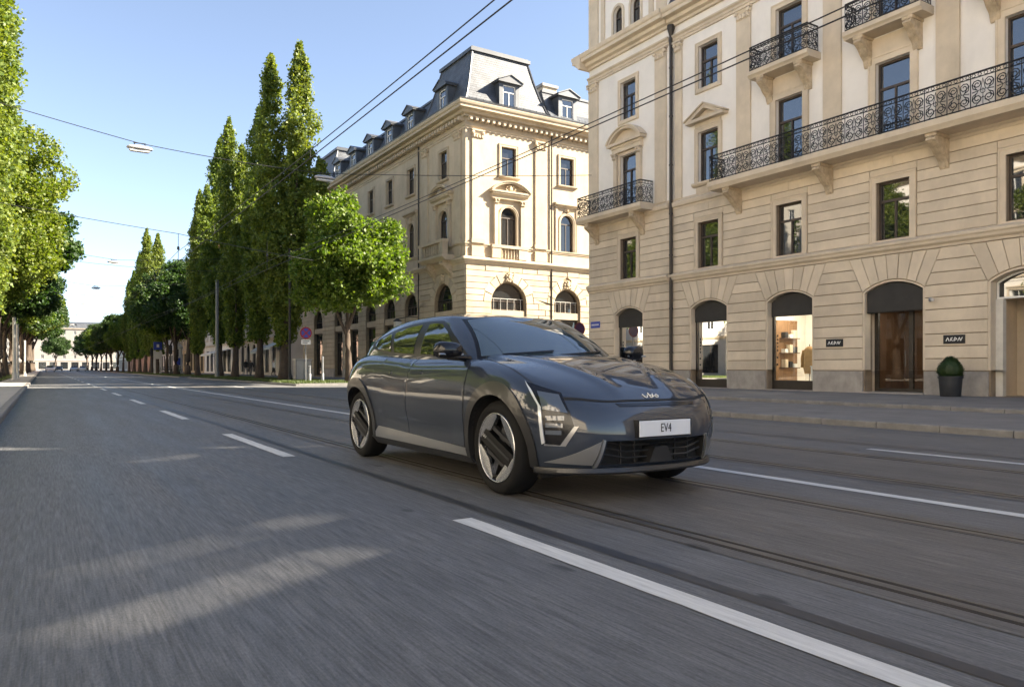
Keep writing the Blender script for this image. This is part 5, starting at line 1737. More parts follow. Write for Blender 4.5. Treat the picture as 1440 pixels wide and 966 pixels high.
        me = bpy.data.meshes.new(nm); me.from_pydata(verts, [], faces)
        bm = bmesh.new(); bm.from_mesh(me); bmesh.ops.remove_doubles(bm, verts=bm.verts, dist=1e-4)
        bmesh.ops.recalc_face_normals(bm, faces=bm.faces)
        bm.to_mesh(me); bm.free()
        return me
    body_me = to_mesh(allr)
    def bvh_of(me):
        bm = bmesh.new(); bm.from_mesh(me); t = BVHTree.FromBMesh(bm); bm.free(); return t
    body_bvh = bvh_of(body_me)

    # ---- greenhouse
    zr = pchip([1.9, 2.2, 2.6, 3.0, 3.4, 3.8, 4.05], [1.42, 1.447, 1.458, 1.45, 1.415, 1.345, 1.28])
    N = (24, 60, 22)
    base = outline(.795, 1.16, 4.30, .52, .60, 2.7, 2.4, *N)
    roof = outline(.615, 1.93, 4.02, .36, .42, 3.2, 3.0, *N)
    gr = []
    G = 16
    for g in range(G + 1):
        q = g / G
        ring = []
        for (l0, a0), (l1, a1) in zip(base, roof):
            bow = .035 * math.sin(PI * q)
            l = l0 + (l1 - l0) * q; a = a0 + (a1 - a0) * q
            s = 1 + bow / .75
            z0 = zt(l0) - .03
            z = z0 + (zr(l1) - z0) * (q + .05 * math.sin(PI * q))
            l_ = l - (bow * .9 if l0 < 1.7 else 0) * max(0, 1 - abs(a) / .8) + (bow * .6 if l0 > 3.9 else 0)
            ring.append((l_, a * s, z))
        gr.append(ring)
    lastr = gr[-1]
    for k in range(1, 22):
        q = 1 - k / 22
        ring = []
        for (l, a, z) in lastr:
            l2 = 2.9 + (l - 2.9) * q; a2 = a * q
            ring.append((l2, a2, zr(l2) + .055 * (1 - q ** 2.2) * min(1, max(.25, 1 - max(0, l2 - 3.2) * .7))))
        gr.append(ring)
    green_me = to_mesh(gr, True, 'greenhouse')
    green_bvh = bvh_of(green_me)

    # ---- cut wheel arches and the lower intake out of the body
    tmp = []
    def tmp_obj(me, m_):
        o = bpy.data.objects.new('cutter', me); COL.objects.link(o); me.materials.clear(); me.materials.append(m_); tmp.append(o); return o
    for l in (.87, 3.75):
        for sx in (-1, 1):
            mb = MB(); mb.lathe([(.405, -.26), (.405, .3)], (OX + sx * .80, OY + l, .36), 56, 'x')
            tmp_obj(mb.mesh('c'), dark)
    mb = MB(lambda s, d, z: (OX + s, OY + d, z))
    mb.prism([(-.50, .285), (.50, .285), (.475, .455), (-.475, .455)], -.2, .16)
    tmp_obj(mb.mesh('c'), dark)
    bo = bpy.data.objects.new('body_tmp', body_me); COL.objects.link(bo)
    body_me.materials.append(paint); body_me.materials.append(dark)
    for t in tmp:
        md = bo.modifiers.new('cut', 'BOOLEAN'); md.operation = 'DIFFERENCE'; md.object = t; md.solver = 'EXACT'; md.material_mode = 'TRANSFER'
    dg = bpy.context.evaluated_depsgraph_get()
    me2 = bpy.data.meshes.new_from_object(bo.evaluated_get(dg))
    bpy.data.objects.remove(bo)
    for t in tmp: bpy.data.objects.remove(t)
    smooth_angle(me2, 38)
    body = link('body', me2, None, C)
    green_me.materials.append(paint); green_me.shade_smooth()
    cabin = link('cabin', green_me, None, C)

    # ---- panels laid on the shell
    def skin(name, bvh, poly, frame, m_, step=.05, off=.004, thick=.006, parent=None, smooth=True, holes=()):
        o_, e1, e2, dr = [Vector(v) for v in frame]
        vs = [Vector(p) for p in poly]; es = [(k, (k + 1) % len(poly)) for k in range(len(poly))]
        for h in holes:
            i0 = len(vs); vs += [Vector(p) for p in h]; es += [(i0 + k, i0 + (k + 1) % len(h)) for k in range(len(h))]
        # subdivide long edges
        v2 = []; e2_ = []
        for a, b in es:
            p, q = vs[a], vs[b]; n = max(1, int((q - p).length / step))
            ids = []
            for k in range(n):
                v2.append(p + (q - p) * k / n)
        # rebuild loops
        v2 = []; e2_ = []
        for loop in [poly] + list(holes):
            i0 = len(v2); cnt = 0
            for k in range(len(loop)):
                p, q = Vector(loop[k]), Vector(loop[(k + 1) % len(loop)]); n = max(1, int((q - p).length / step))
                for j in range(n): v2.append(p + (q - p) * j / n); cnt += 1
            e2_ += [(i0 + k, i0 + (k + 1) % cnt) for k in range(cnt)]
        x0, x1 = min(p[0] for p in poly), max(p[0] for p in poly); y0, y1 = min(p[1] for p in poly), max(p[1] for p in poly)
        inn = inset_poly(poly, step * .45)
        x = x0 + step * .5
        while x < x1:
            y = y0 + step * .5
            while y < y1:
                if in_poly((x, y), inn) and not any(in_poly((x, y), h) for h in holes): v2.append(Vector((x, y)))
                y += step
            x += step
        r = delaunay_2d_cdt(v2, e2_, [], 1, 1e-6)
        tri = []
        for f in r[2]:
            c = sum((r[0][k] for k in f), Vector((0, 0))) / len(f)
            if any(in_poly(c, h) for h in holes): continue
            tri.append(list(f))
        P = []; Nn = []
        for v in r[0]:
            og = o_ + e1 * v.x + e2 * v.y - dr * 4
            h, n, _, _ = bvh.ray_cast(og, dr)
            if h is None:
                h, n, _, _ = bvh.find_nearest(og + dr * 4)
            if n.dot(dr) > 0: n = -n
            P.append(h); Nn.append(n)
        verts = [p + n * off for p, n in zip(P, Nn)]
        faces = list(tri)
        # consistent winding outwards
        out = []
        for f in faces:
            a, b, c = (verts[k] for k in f[:3])
            if (b - a).cross(c - a).dot(dr) > 0: f = f[::-1]
            out.append(f)
        faces = out
        cnt = {}
        for f in faces:
            for k in range(len(f)):
                e = (f[k], f[(k + 1) % len(f)])
                cnt[e] = cnt.get(e, 0) + 1
        bnd = [e for e in cnt if (e[1], e[0]) not in cnt]
        low = {}
        for e in bnd:
            for k in e:
                if k not in low:
                    low[k] = len(verts); verts.append(P[k] - Nn[k] * thick)
        nt_ = len(faces)
        for a, b in bnd: faces.append([b, a, low[a], low[b]])
        me = bpy.data.meshes.new(name); me.from_pydata([tuple(v) for v in verts], [], faces)
        me.materials.append(m_)
        if smooth: smooth_angle(me, 40)
        return link(name, me, None, parent or C)
    SL = lambda sx: ((OX, OY, 0), (0, 1, 0), (0, 0, 1), (-sx, 0, 0))         # side view (l, z)
    FV = ((OX, OY, 0), (1, 0, 0), (0, 0, 1), (0, 1, 0))                       # front view (a, z)
    TV = ((OX, OY, 0), (1, 0, 0), (0, 1, 0), (0, 0, -1))                      # top view (a, l)
    def stroke(pts, w):
        """thin polygon along a polyline"""
        L_, R_ = [], []
        n = len(pts)
        for k in range(n):
            p = Vector(pts[k]); t = Vector(pts[min(k + 1, n - 1)]) - Vector(pts[max(k - 1, 0)]); t.normalize()
            nn = Vector((-t.y, t.x)) * w / 2
            L_.append(tuple(p + nn)); R_.append(tuple(p - nn))
        return L_ + R_[::-1]
    def bez(p, n=10):
        """smooth polyline through points (catmull-rom)"""
        out = []
        for k in range(len(p) - 1):
            p0, p1, p2, p3 = p[max(k - 1, 0)], p[k], p[k + 1], p[min(k + 2, len(p) - 1)]
            for j in range(n):
                t = j / n
                out.append(tuple(.5 * ((2 * b) + (-a + c) * t + (2 * a - 5 * b + 4 * c - d) * t * t + (-a + 3 * b - 3 * c + d) * t ** 3) for a, b, c, d in zip(p0, p1, p2, p3)))
        out.append(tuple(p[-1])); return out
    for sx in (-1, 1):
        # sx = -1 is the side towards the kerb
        # glass surround and side windows
        dlo = [(1.52, 1.055), (1.80, 1.062), (2.5, 1.078), (3.2, 1.115), (3.55, 1.15)] + bez([(3.55, 1.15), (3.70, 1.19), (3.72, 1.235), (3.62, 1.285)], 4)[1:] + bez([(3.62, 1.285), (3.3, 1.36), (2.9, 1.405), (2.5, 1.415), (2.22, 1.405)], 4)[1:] + [(2.05, 1.35), (1.8, 1.225)]
        skin('window_surround', green_bvh, dlo, SL(sx), satblack, .05, .004, .01)
        front = [(1.66, 1.078), (2.44, 1.096)] + bez([(2.47, 1.38), (2.35, 1.385), (2.2, 1.372)], 3) + [(2.0, 1.29)]
        rear = [(2.60, 1.10), (3.06, 1.125)] + bez([(3.22, 1.325), (2.95, 1.37), (2.63, 1.385)], 3)
        quarter = [(3.15, 1.132), (3.5, 1.165)] + bez([(3.5, 1.165), (3.61, 1.20), (3.62, 1.235), (3.55, 1.272)], 3)[1:] + [(3.30, 1.325)]
        skin('front_side_window', green_bvh, front, SL(sx), cglass, .05, .008, .006)
        skin('rear_side_window', green_bvh, rear, SL(sx), cglass, .05, .008, .006)
        skin('quarter_window', green_bvh, quarter, SL(sx), cglass, .05, .008, .006)
        # doors: proud skins with dark gaps between
        d1 = bez([(1.375, .33), (1.36, .55), (1.33, .85), (1.36, 1.0)], 4) + [(1.42, 1.028), (2.455, 1.045)] + bez([(2.455, 1.045), (2.47, .8), (2.49, .5), (2.47, .33)], 4)[1:]
        d2 = [(2.482, .33)] + bez([(2.502, .5), (2.482, .8), (2.467, 1.045)], 4) + [(3.14, 1.07)] + bez([(3.14, 1.07), (3.17, .95), (3.10, .80), (3.185, .60), (3.16, .42), (3.10, .33)], 5)[1:]
        skin('gap_shadow', body_bvh, inset_poly(d1 if False else [(1.362, .32)] + bez([(1.35, .55), (1.32, .86), (1.35, 1.012)], 3) + [(1.42, 1.036), (3.15, 1.078)] + bez([(3.152, 1.07), (3.18, .95), (3.11, .80), (3.195, .60), (3.17, .42), (3.11, .322)], 5), 0), SL(sx), dark, .06, .0012, .004)
        dd1 = skin('front_door', body_bvh, d1, SL(sx), paint, .045, .0055, .006)
        dd2 = skin('rear_door', body_bvh, d2, SL(sx), paint, .045, .0055, .006)
        for dp, l in ((dd1, 2.30), (dd2, 2.98)):
            skin('door_handle', body_bvh, inset_poly(rect(l - .12, l + .10, .905, .935), .002), SL(sx), paint, .04, .016, .01, parent=dp)
        # sill, plus a silver panel standing in for the bright reflection above it
        skin('sill_reflection', body_bvh, [(1.33, .255), (3.36, .265), (3.20, .375), (1.34, .315)], SL(sx), satin, .05, .0125, .006)
        skin('side_sill', body_bvh, [(1.28, .20), (3.34, .20), (3.40, .262), (1.28, .252)], SL(sx), clad, .05, .012, .012)
        # arch cladding
        for l in (.87, 3.75):
            a0, a1 = R(-14), R(194)
            n = 30
            outer = []; inner = []
            for k in range(n + 1):
                t = a0 + (a1 - a0) * k / n
                ro = .485 + .018 * math.cos(2 * (t - PI / 2))
                outer.append((l + ro * math.cos(t), .36 + ro * math.sin(t))); inner.append((l + .404 * math.cos(t), .36 + .404 * math.sin(t)))
            skin('wheel_arch_trim', body_bvh, outer + inner[::-1], SL(sx), clad, .035, .016, .03)
        # fender-to-door gap over the sill
        # mirrors
        mc = Vector((OX + sx * 1.00, OY + 1.47, 1.115))
        mb = MB(); n1, n2 = 10, 16
        rows_ = []
        for i in range(n1 + 1):
            u = -1 + 2 * i / n1
            wy = (1 - abs(u) ** 2.8) ** (1 / 2.4)
            ring = []
            for j in range(n2):
                a = 2 * PI * j / n2
                cy, cz = math.cos(a), math.sin(a)
                ey = math.copysign(abs(cy) ** .7, cy); ez = math.copysign(abs(cz) ** .75, cz)
                yy_ = ey * (.085 if ey < 0 else .045) * (wy + .02); zz_ = ez * .068 * (wy + .02) * (1.0 - .12 * u * sx * -1)
                ring.append(mb.pt(mc.x + u * .125, mc.y + yy_ + .02 * u * sx, mc.z + zz_))
            rows_.append(ring)
        for A, Bq in zip(rows_[:-1], rows_[1:]):
            for j in range(n2): mb.f.append([A[j], A[(j + 1) % n2], Bq[(j + 1) % n2], Bq[j]])
        mb.f.append(rows_[0][::-1]); mb.f.append(rows_[-1])
        mo = mb.build('door_mirror', gloss, C, smooth=True)
        MB().box(mc.x - .105, mc.x + .105, mc.y + .046, mc.y + .054, mc.z - .05, mc.z + .05).build('mirror_glass', cglass, mo)
        MB().tube([(OX + sx * .77, OY + 1.52, 1.045), (OX + sx * .88, OY + 1.49, 1.052), (mc.x, mc.y, mc.z - .06)], [.032, .026, .022], 8).build('mirror_arm', gloss, mo)
        MB().tube([(mc.x - .11, mc.y - .062, mc.z - .035), (mc.x + .11, mc.y - .062, mc.z - .035)], .008, 6).build('mirror_repeater', satin, mo)
        # ---- headlamps on the corners: seen along the corner's diagonal
        dg_ = Vector((-sx * .72, .69, 0)).normalized(); e1 = Vector((-dg_.y, dg_.x, 0)) * (-1 if sx < 0 else -1)
        FD = ((OX, OY, 0), tuple(e1), (0, 0, 1), tuple(dg_))
        def q3(l, a, z):
            v = Vector((sx * -a if False else a * 1.0 * (1 if sx < 0 else -1), l, 0)); return (v.dot(e1), z)
        def PQ(pts): return [q3(l, a, z) for l, a, z in pts]
        housing = PQ([(.50, -.895, .868), (.36, -.84, .70), (.33, -.825, .43), (.235, -.755, .43), (.165, -.685, .565), (.185, -.71, .655), (.24, -.765, .79), (.42, -.86, .845)])
        hl = skin('headlamp', body_bvh, housing, FD, gloss, .025, .004, .006)
        skin('lamp_lens', body_bvh, PQ([(.345, -.83, .675), (.37, -.842, .75), (.40, -.85, .80), (.255, -.77, .775), (.20, -.715, .65)]), FD, lensm, .02, .009, .004, parent=hl)
        for q in range(3):
            z0 = .60 - q * .05
            skin('lamp_module', body_bvh, PQ([(.32, -.818, z0), (.32, -.818, z0 + .03), (.215 + q * .012, -.735, z0 + .03), (.215 + q * .012, -.735, z0)]), FD, lensm, .02, .009, .004, parent=hl)
        skin('light_strip', body_bvh, PQ([(.505, -.90, .872), (.375, -.848, .70), (.345, -.833, .43), (.325, -.82, .44), (.352, -.838, .69), (.43, -.872, .80)]), FD, drl, .02, .013, .006, parent=hl)
        skin('lamp_corner_trim', body_bvh, PQ([(.235, -.755, .424), (.165, -.685, .56), (.145, -.66, .56), (.205, -.73, .42), (.33, -.825, .42), (.33, -.825, .432)]), FD, satin, .02, .007, .004, parent=hl)
        # tail lamp
        FDr = ((OX, OY, 0), (0, 1, 0), (0, 0, 1), (-sx, 0, 0))
        skin('tail_lamp', body_bvh, [(4.0, .98), (4.18, .98), (4.20, .70), (4.14, .70), (4.10, .93), (4.0, .95)], FDr, M['maroon'], .03, .005, .005)
        # corner blades of the front bumper
        skin('bumper_blade', body_bvh, [(sx * .52, .272), (sx * .545, .272), (sx * .505, .468), (sx * .488, .462)] if sx > 0 else [(-.52, .272), (-.488, .462), (-.505, .468), (-.545, .272)], FV, satin, .02, .016, .01)
        tri = [(sx * .55, .285), (sx * .80, .30), (sx * .51, .455)]
        skin('bumper_corner_panel', body_bvh, tri if sx > 0 else tri[::-1], FV, mat('bumper_corner_reflection_grey', (.26, .26, .26), .3, .6), .03, .007, .004)  # grey lightened so the colour carries the corner's pale reflection
    # windscreen, rear window, roof panel
    ws = bez([(-.70, 1.062), (-.4, 1.072), (0, 1.078), (.4, 1.072), (.70, 1.062)], 4) + bez([(.555, 1.395), (.3, 1.43), (0, 1.438), (-.3, 1.43), (-.555, 1.395)], 4)
    skin('windscreen_surround', green_bvh, [(p[0] * 1.045, p[1] + (.012 if p[1] > 1.2 else -.02)) for p in ws], FV, satblack, .06, .004, .008)
    wsc = skin('windscreen', green_bvh, ws, FV, wglass, .05, .008, .006)
    BV = ((OX, OY, 0), (-1, 0, 0), (0, 0, 1), (0, -1, 0))
    skin('rear_window', green_bvh, [(-.6, 1.13), (.6, 1.13), (.5, 1.30), (-.5, 1.30)], BV, cglass, .06, .008, .006)
    # spoiler
    mb = MB(lambda s, d, z: (OX + s, OY + d, z))
    mb.profile([(3.86, 1.345), (4.10, 1.325), (4.22, 1.30), (4.20, 1.285), (3.9, 1.27)], -.56, .56)
    sp = mb.build('rear_spoiler', gloss, C, auto=30)
    # wipers
    for a0, a1 in ((-.55, -.05), (.0, .52)):
        pts = []
        for k in range(7):
            t = k / 6; a = a0 + (a1 - a0) * t; z = 1.068 + .035 * t
            h, n_, _, _ = green_bvh.ray_cast(Vector((OX + a, OY - 3, z)), Vector((0, 1, 0)))
            pts.append(tuple(h + n_ * .018))
        MB().tube(pts, .008, 5).build('wiper', gloss, C)
    # hood: shut line strip with its dark centre, badge
    hood = bez([(-.62, .22), (-.45, .145), (-.2, .118), (0, .112), (.2, .118), (.45, .145), (.62, .22)], 5)
    skin('hood_gap', body_bvh, stroke(bez([(-.80, .40), (-.70, .27), (-.45, .15), (-.2, .119), (0, .114), (.2, .119), (.45, .15), (.70, .27), (.80, .40)], 6), .018), TV, dark, .03, .0015, .003)
    for sx in (-1, 1):
        skin('hood_side_gap', body_bvh, stroke(bez([(sx * .80, .40), (sx * .80, .7), (sx * .775, 1.0), (sx * .74, 1.30)], 6), .007), TV, dark, .04, .0012, .003)
    skin('front_trim_strip', body_bvh, [(-.34, .690), (.40, .690), (.43, .712), (-.36, .712)], FV, gloss, .04, .004, .004)
    # badge: three connected pale strokes, leaning letters
    def on_hood(a, l, up=.006):
        h, n_, _, _ = body_bvh.ray_cast(Vector((OX + a, OY + l, 3)), Vector((0, 0, -1))); return tuple(h + n_ * up)
    mb = MB()
    for st in ([(-.075, .195), (-.062, .165), (-.045, .160), (-.03, .185)], [(-.012, .208), (-.008, .162), (.008, .160), (.016, .172), (.004, .184), (-.006, .180)],
               [(.026, .165), (.024, .188), (.03, .20)], [(.052, .162), (.042, .174), (.055, .188), (.07, .184), (.074, .170), (.062, .161), (.052, .162)]):
        mb.tube([on_hood(a * .98 + .01, .134 + (l - .16) * .72, .004) for a, l in bez(st, 4)], .0036, 6)
    mb.build('hood_badge', M['white'], C, smooth=True)
    # plate with its writing
    pl = MB(lambda s, d, z: (OX + s, OY + d, z)).prism(rect(-.262, .262, .472, .598), -.022, .03, 0).build('plate_holder', gloss, C)
    p2 = MB(lambda s, d, z: (OX + s, OY - d, z)).prism(rect(-.25, .25, .478, .592), .018, .028, .004).build('number_plate', platem, pl)
    cu = bpy.data.curves.new('plate_text', 'FONT'); cu.body = 'EV4'; cu.size = .078; cu.align_x = 'CENTER'; cu.align_y = 'CENTER'; cu.extrude = .0012
    cu.space_character = 1.05
    to = bpy.data.objects.new('plate_text', cu); COL.objects.link(to)
    dg = bpy.context.evaluated_depsgraph_get()
    tm = bpy.data.meshes.new_from_object(to.evaluated_get(dg)); bpy.data.objects.remove(to)
    tm.transform(Matrix.Translation((OX, OY - .030, .535)) @ Matrix.Rotation(R(90), 4, 'X') @ Matrix.Diagonal((.82, 1.15, 1, 1)))
    tm.materials.clear(); tm.materials.append(M['black'])
    link('plate_writing', tm, None, pl)
    # lower intake: slats, uprights, sensor block, splitter
    FX = lambda s, d, z: (OX + s, OY + d, z)
    for z in (.325, .37, .415):
        pts = [(-.47 + (z - .28) * .05, .10, z + .035), (-.30, .075, z), (.30, .075, z), (.47 - (z - .28) * .05, .10, z + .035)]
        mb = MB(FX)
        for a, b in zip(pts[:-1], pts[1:]):
            mb.tube([a, b], .0075, 5)
        mb.build('grille_slat', clad, C)
    for s in (-.33, -.2, .2, .33):
        MB(FX).box(s - .006, s + .006, .085, .10, .285, .455).build('grille_upright', clad, C)
    MB(FX).prism([(-.115, .287), (.115, .287), (.06, .40), (-.06, .40)], .02, .15, 0).build('sensor_block', clad, C)
    mb = MB(FX)
    # splitter lip following the bumper's plan
    o = outline(.905, .035, 4.3, .82, .6, 2.65, 2.8)
    o = [p for p in o if p[0] < .44]
    pts = [(-a, l) for l, a in o[::-1]] + [(a, l) for l, a in o[1:]]
    rings_ = []
    for a, l in pts:
        v = Vector((a * .96, l + .03)); 
        rings_.append([mb.pt(a, l - .010, .218), mb.pt(a, l - .020, .232), mb.pt(a, l - .008, .262), mb.pt(a * .95, l + .06, .262), mb.pt(a * .95, l + .06, .218)])
    for A, Bq in zip(rings_[:-1], rings_[1:]):
        for j in range(5): mb.f.append([A[j], A[(j + 1) % 5], Bq[(j + 1) % 5], Bq[j]])
    mb.f.append(rings_[0]); mb.f.append(rings_[-1][::-1])
    mb.build('front_splitter', clad, C, auto=35)
    # underbody
    MB(FX).box(-.72, .72, .5, 4.1, .16, .24).build('underbody', dark, C)
    # ---- wheels
    for l in (.87, 3.75):
        for sx in (-1, 1):
            cx = OX + sx * .79
            wc = (cx, OY + l, .362)
            W = empty('wheel', wc); W.parent = C; W.matrix_parent_inverse = world_mat(C).inverted()
            def G(o_): return o_
            mb = MB(); hw = .115
            prof = [(.262, -hw + .02), (.275, -hw + .005), (.31, -hw), (.335, -hw + .008), (.352, -hw + .03), (.360, -hw + .055), (.361, -.03), (.361, .03), (.360, hw - .055), (.352, hw - .03), (.335, hw - .008), (.31, hw), (.275, hw - .005), (.262, hw - .02)]
            mb.lathe(prof, wc, 64, 'x', caps=False)
            ty = mb.build('tyre', tyrem, W, smooth=True)
            so = sx * hw                         # outer face
            fo = lambda s, d, z, so=so, sx=sx: (cx + so - sx * d * 1.0, wc[1] + s * (1 if sx < 0 else -1), wc[2] + z)
            # rim barrel and lip
            mb = MB(fo); mb.lathe([(.268, .012), (.262, .006), (.252, .010), (.246, .03), (.24, .16), (.05, .16), (.002, .16)], (0, 0, 0), 56, 'y', caps=False)
            mb.build('rim', wdark, W, smooth=True)
            mb = MB(fo); mb.lathe([(.266, .010), (.262, .002), (.254, .006), (.252, .02)], (0, 0, 0), 56, 'y', caps=False); mb.build('rim_lip', alloy, W, smooth=True)
            # four bright segments: the circle less an inscribed tilted square
            th0 = R(98)
            for k in range(4):
                t0 = th0 + k * PI / 2; a0, a1 = t0 + R(7), t0 + PI / 2 - R(7)
                arc = [(.254 * math.cos(a0 + (a1 - a0) * j / 14), .254 * math.sin(a0 + (a1 - a0) * j / 14)) for j in range(15)]
                p0 = (.248 * math.cos(a0), .248 * math.sin(a0)); p1 = (.248 * math.cos(a1), .248 * math.sin(a1))
                mid = (t0 + PI / 4); ch = (.163 * math.cos(mid), .163 * math.sin(mid))
                poly = arc + [(.235 * math.cos(a1), .235 * math.sin(a1)), ch, (.235 * math.cos(a0), .235 * math.sin(a0))]
                mb = MB(fo)
                bk = [mb.pt(s, .05, z) for s, z in poly]; f_ = [mb.pt(s, (.008 if j < 15 else (.022 if j == 16 else .012)), z) for j, (s, z) in enumerate(poly)]
                n = len(poly)
                cidx = mb.pt(.215 * math.cos(mid), .012, .215 * math.sin(mid))
                for j in range(n):
                    mb.f.append([f_[j], f_[(j + 1) % n], cidx]); mb.f.append([bk[j], bk[(j + 1) % n], f_[(j + 1) % n], f_[j]])
                mb.build('rim_segment', alloy, W, auto=25)
            # dark triangular spokes inside and the wide bar across the hub
            tb = R(24)
            cb, sb = math.cos(tb), math.sin(tb)
            rot = lambda x, y: (x * cb - y * sb, x * sb + y * cb)
            MB(fo).prism([rot(x, y) for x, y in ((-.232, -.058), (.232, -.058), (.240, 0), (.232, .058), (-.232, .058), (-.24, 0))], .06, .012, .0).build('hub_bar', wdark, W)
            MB(fo).prism([rot(x, y) for x, y in ((-.20, -.008), (.20, -.008), (.20, .014), (-.20, .014))], .02, .008, 0).build('hub_bar_insert', clad, W)
            for q in (-1, 1):
                MB(fo).prism([rot(x, y * q) for x, y in ((-.15, .085), (.16, .085), (.13, .115), (-.12, .115))], .07, .03, 0).build('spoke', clad, W)
                MB(fo).prism([rot(x, y * q) for x, y in ((-.04, .06), (.04, .06), (.02, .235), (-.02, .235))], .08, .045, 0).build('spoke', clad, W)
            mb = MB(fo)
            bx_, by_ = rot(.185, 0)
            for st in ([(-.022, .012), (-.010, -.012), (.002, .012)], [(.006, .012), (.012, -.012)], [(.016, -.012), (.026, .012), (.036, -.012)]):
                mb.tube([(rot(.185 + x, y)[0], .007, rot(.185 + x, y)[1]) for x, y in st], .0035, 4)
            mb.build('hub_lettering', satin, W)
            MB(fo).lathe([(.19, .10), (.19, .13)], (0, 0, 0), 32, 'y').build('brake_disc', wdark, W)
    return C

def edge_at(ring, l):
    """half width of an outline ring at station l"""
    best = 0.001
    for (l0, a0, _), (l1, a1, _) in zip(ring[:-1], ring[1:]):
        if (l0 - l) * (l1 - l) <= 0 and abs(l1 - l0) > 1e-9:
            t = (l - l0) / (l1 - l0); best = max(best, a0 + t * (a1 - a0))
    return best
CAR = build_car()
print('car ok')

# ================================================================== OVERHEAD WIRES AND LAMPS
def sag(p, q, s, n=14):
    P, Q = Vector(p), Vector(q)
    return [tuple(P.lerp(Q, k / n) - Vector((0, 0, 4 * s * (k / n) * (1 - k / n)))) for k in range(n + 1)]
def wire(name, pts, r, label, group=None):
    return tag(MB().tube(pts, r, 5).build(name, M['wire'], smooth=True), label, 'wire', group)
for x, zc, zm, lab in ((4.6, 5.23, 5.50, 'near track'), (8.1, 5.16, 5.36, 'far track')):
    pts_c = []; pts_m = []
    y = -60
    while y <= 330:
        pts_c.append((x, y, zc)); k = ((y - 32.5) % 40) / 40
        pts_m.append((x, y, zm + .28 * (2 * k - 1) ** 2 - .12)); y += 2.5
    w = empty('contact_wire', (x, 0, zc), 'pair of tram overhead wires above the ' + lab, 'wire')
    MB().tube(pts_c, .0105, 5).build('running_wire', M['wire'], w, smooth=True)
    MB().tube(pts_m, .0095, 5).build('carrier_wire', M['wire'], w, smooth=True)
    y = 10.4 - 40 if x < 5 else 14
    for yd in ([5.45, 15, 25, 40, 55, 70, 90] if x < 5 else [40, 60, 80]):
        k = ((yd - 32.5) % 40) / 40
        MB().tube([(x, yd, zc), (x, yd, zm + .28 * (2 * k - 1) ** 2 - .12)], .009, 4).build('dropper', M['wire'], w)
def street_lamp_unit(x, y, z, lab, group, big=True):
    o = empty('hanging_lamp', (x, y, z), lab, 'street lamp', group)
    mb = MB(); n = 14; rows_ = []
    for u, w, h in ((-.42, .02, .02), (-.40, .09, .05), (-.3, .13, .09), (0, .15, .12), (.3, .13, .09), (.40, .09, .05), (.42, .02, .02)):
        rows_.append([mb.pt(x + u, y + w * math.cos(2 * PI * j / n), z - .18 + h * max(-.35, math.sin(2 * PI * j / n))) for j in range(n)])
    for A, Bq in zip(rows_[:-1], rows_[1:]):
        for j in range(n): mb.f.append([A[j], A[(j + 1) % n], Bq[(j + 1) % n], Bq[j]])
    mb.f.append(rows_[0][::-1]); mb.f.append(rows_[-1])
    mb.build('housing', M['lampgrey'], o, smooth=True)
    MB().prism([(x - .34, z - .25), (x + .34, z - .25), (x + .28, z - .30), (x - .28, z - .30)], y - .1, y + .1).build('diffuser', M['diffuser'], o)
    mb = MB()
    for u in (-.2, .2): mb.tube([(x + u, y, z - .1), (x + u * .7, y, z + .01)], .015, 5)
    mb.tube([(x - .2, y, z), (x + .2, y, z)], .02, 5)
    mb.build('hanger', M['wire'], o)
# lamp span over the side street corner
L1, L2 = (2.9, 29.4, 8.92), (9.6, 29.4, 8.78)
wire('span_wire', sag((-5, 29.4, 10.3), L1, .05) + sag(L1, L2, .08)[1:] + sag(L2, (21.8, 27.6, 10.0), .06)[1:], .014, 'span wire carrying the two nearest hanging lamps across the street')
street_lamp_unit(*L1, 'hanging grey street lamp over the lane in front of the poplars', 'near hanging lamps')
street_lamp_unit(*L2, 'hanging grey street lamp beside the corner building roof', 'near hanging lamps')
wire('span_wire', sag((-4.4, 32.5, 7.25), (4.6, 32.5, 6.35), .05) + sag((4.6, 32.5, 6.35), (14.6, 40.4, 6.7), .08)[1:], .012, 'plain span wire holding the tram wires in front of the young maple')
for x in (4.6, 8.1):
    o = empty('wire_hanger', (x, 32.5, 5.3), 'insulated hanger of the tram wire above the %s track' % ('near' if x < 5 else 'far'), 'hanger')
    MB().tube([(x, 32.5, 5.2), (x, 32.5, 6.35)], .012, 5).build('rod', M['wire'], o)
    MB().lathe([(.02, 0), (.05, .03), (.05, .12), (.02, .15)], (x, 32.5, 5.7), 8).build('insulator', M['anthracite'], o)
for i, (y, zz) in enumerate(((62, 8.9), (84, 9.0), (106, 9.0), (130, 8.9), (156, 8.9))):
    wire('span_wire', sag((-3.2, y, zz + 1.0), (4.6, y, zz), .06) + sag((4.6, y, zz), (13.3, y, zz + .8), .06)[1:], .014, 'thin span wire with a single lamp far along the avenue', 'far span wires')
    street_lamp_unit(4.4, y, zz, 'small hanging street lamp far along the avenue', 'far hanging lamps')
for y in (50, 72, 95):
    wire('span_wire', sag((-3.2, y, 7.6), (13.3, y, 7.4), .5), .011, 'bare span wire holding the tram wires farther along', 'bare span wires')

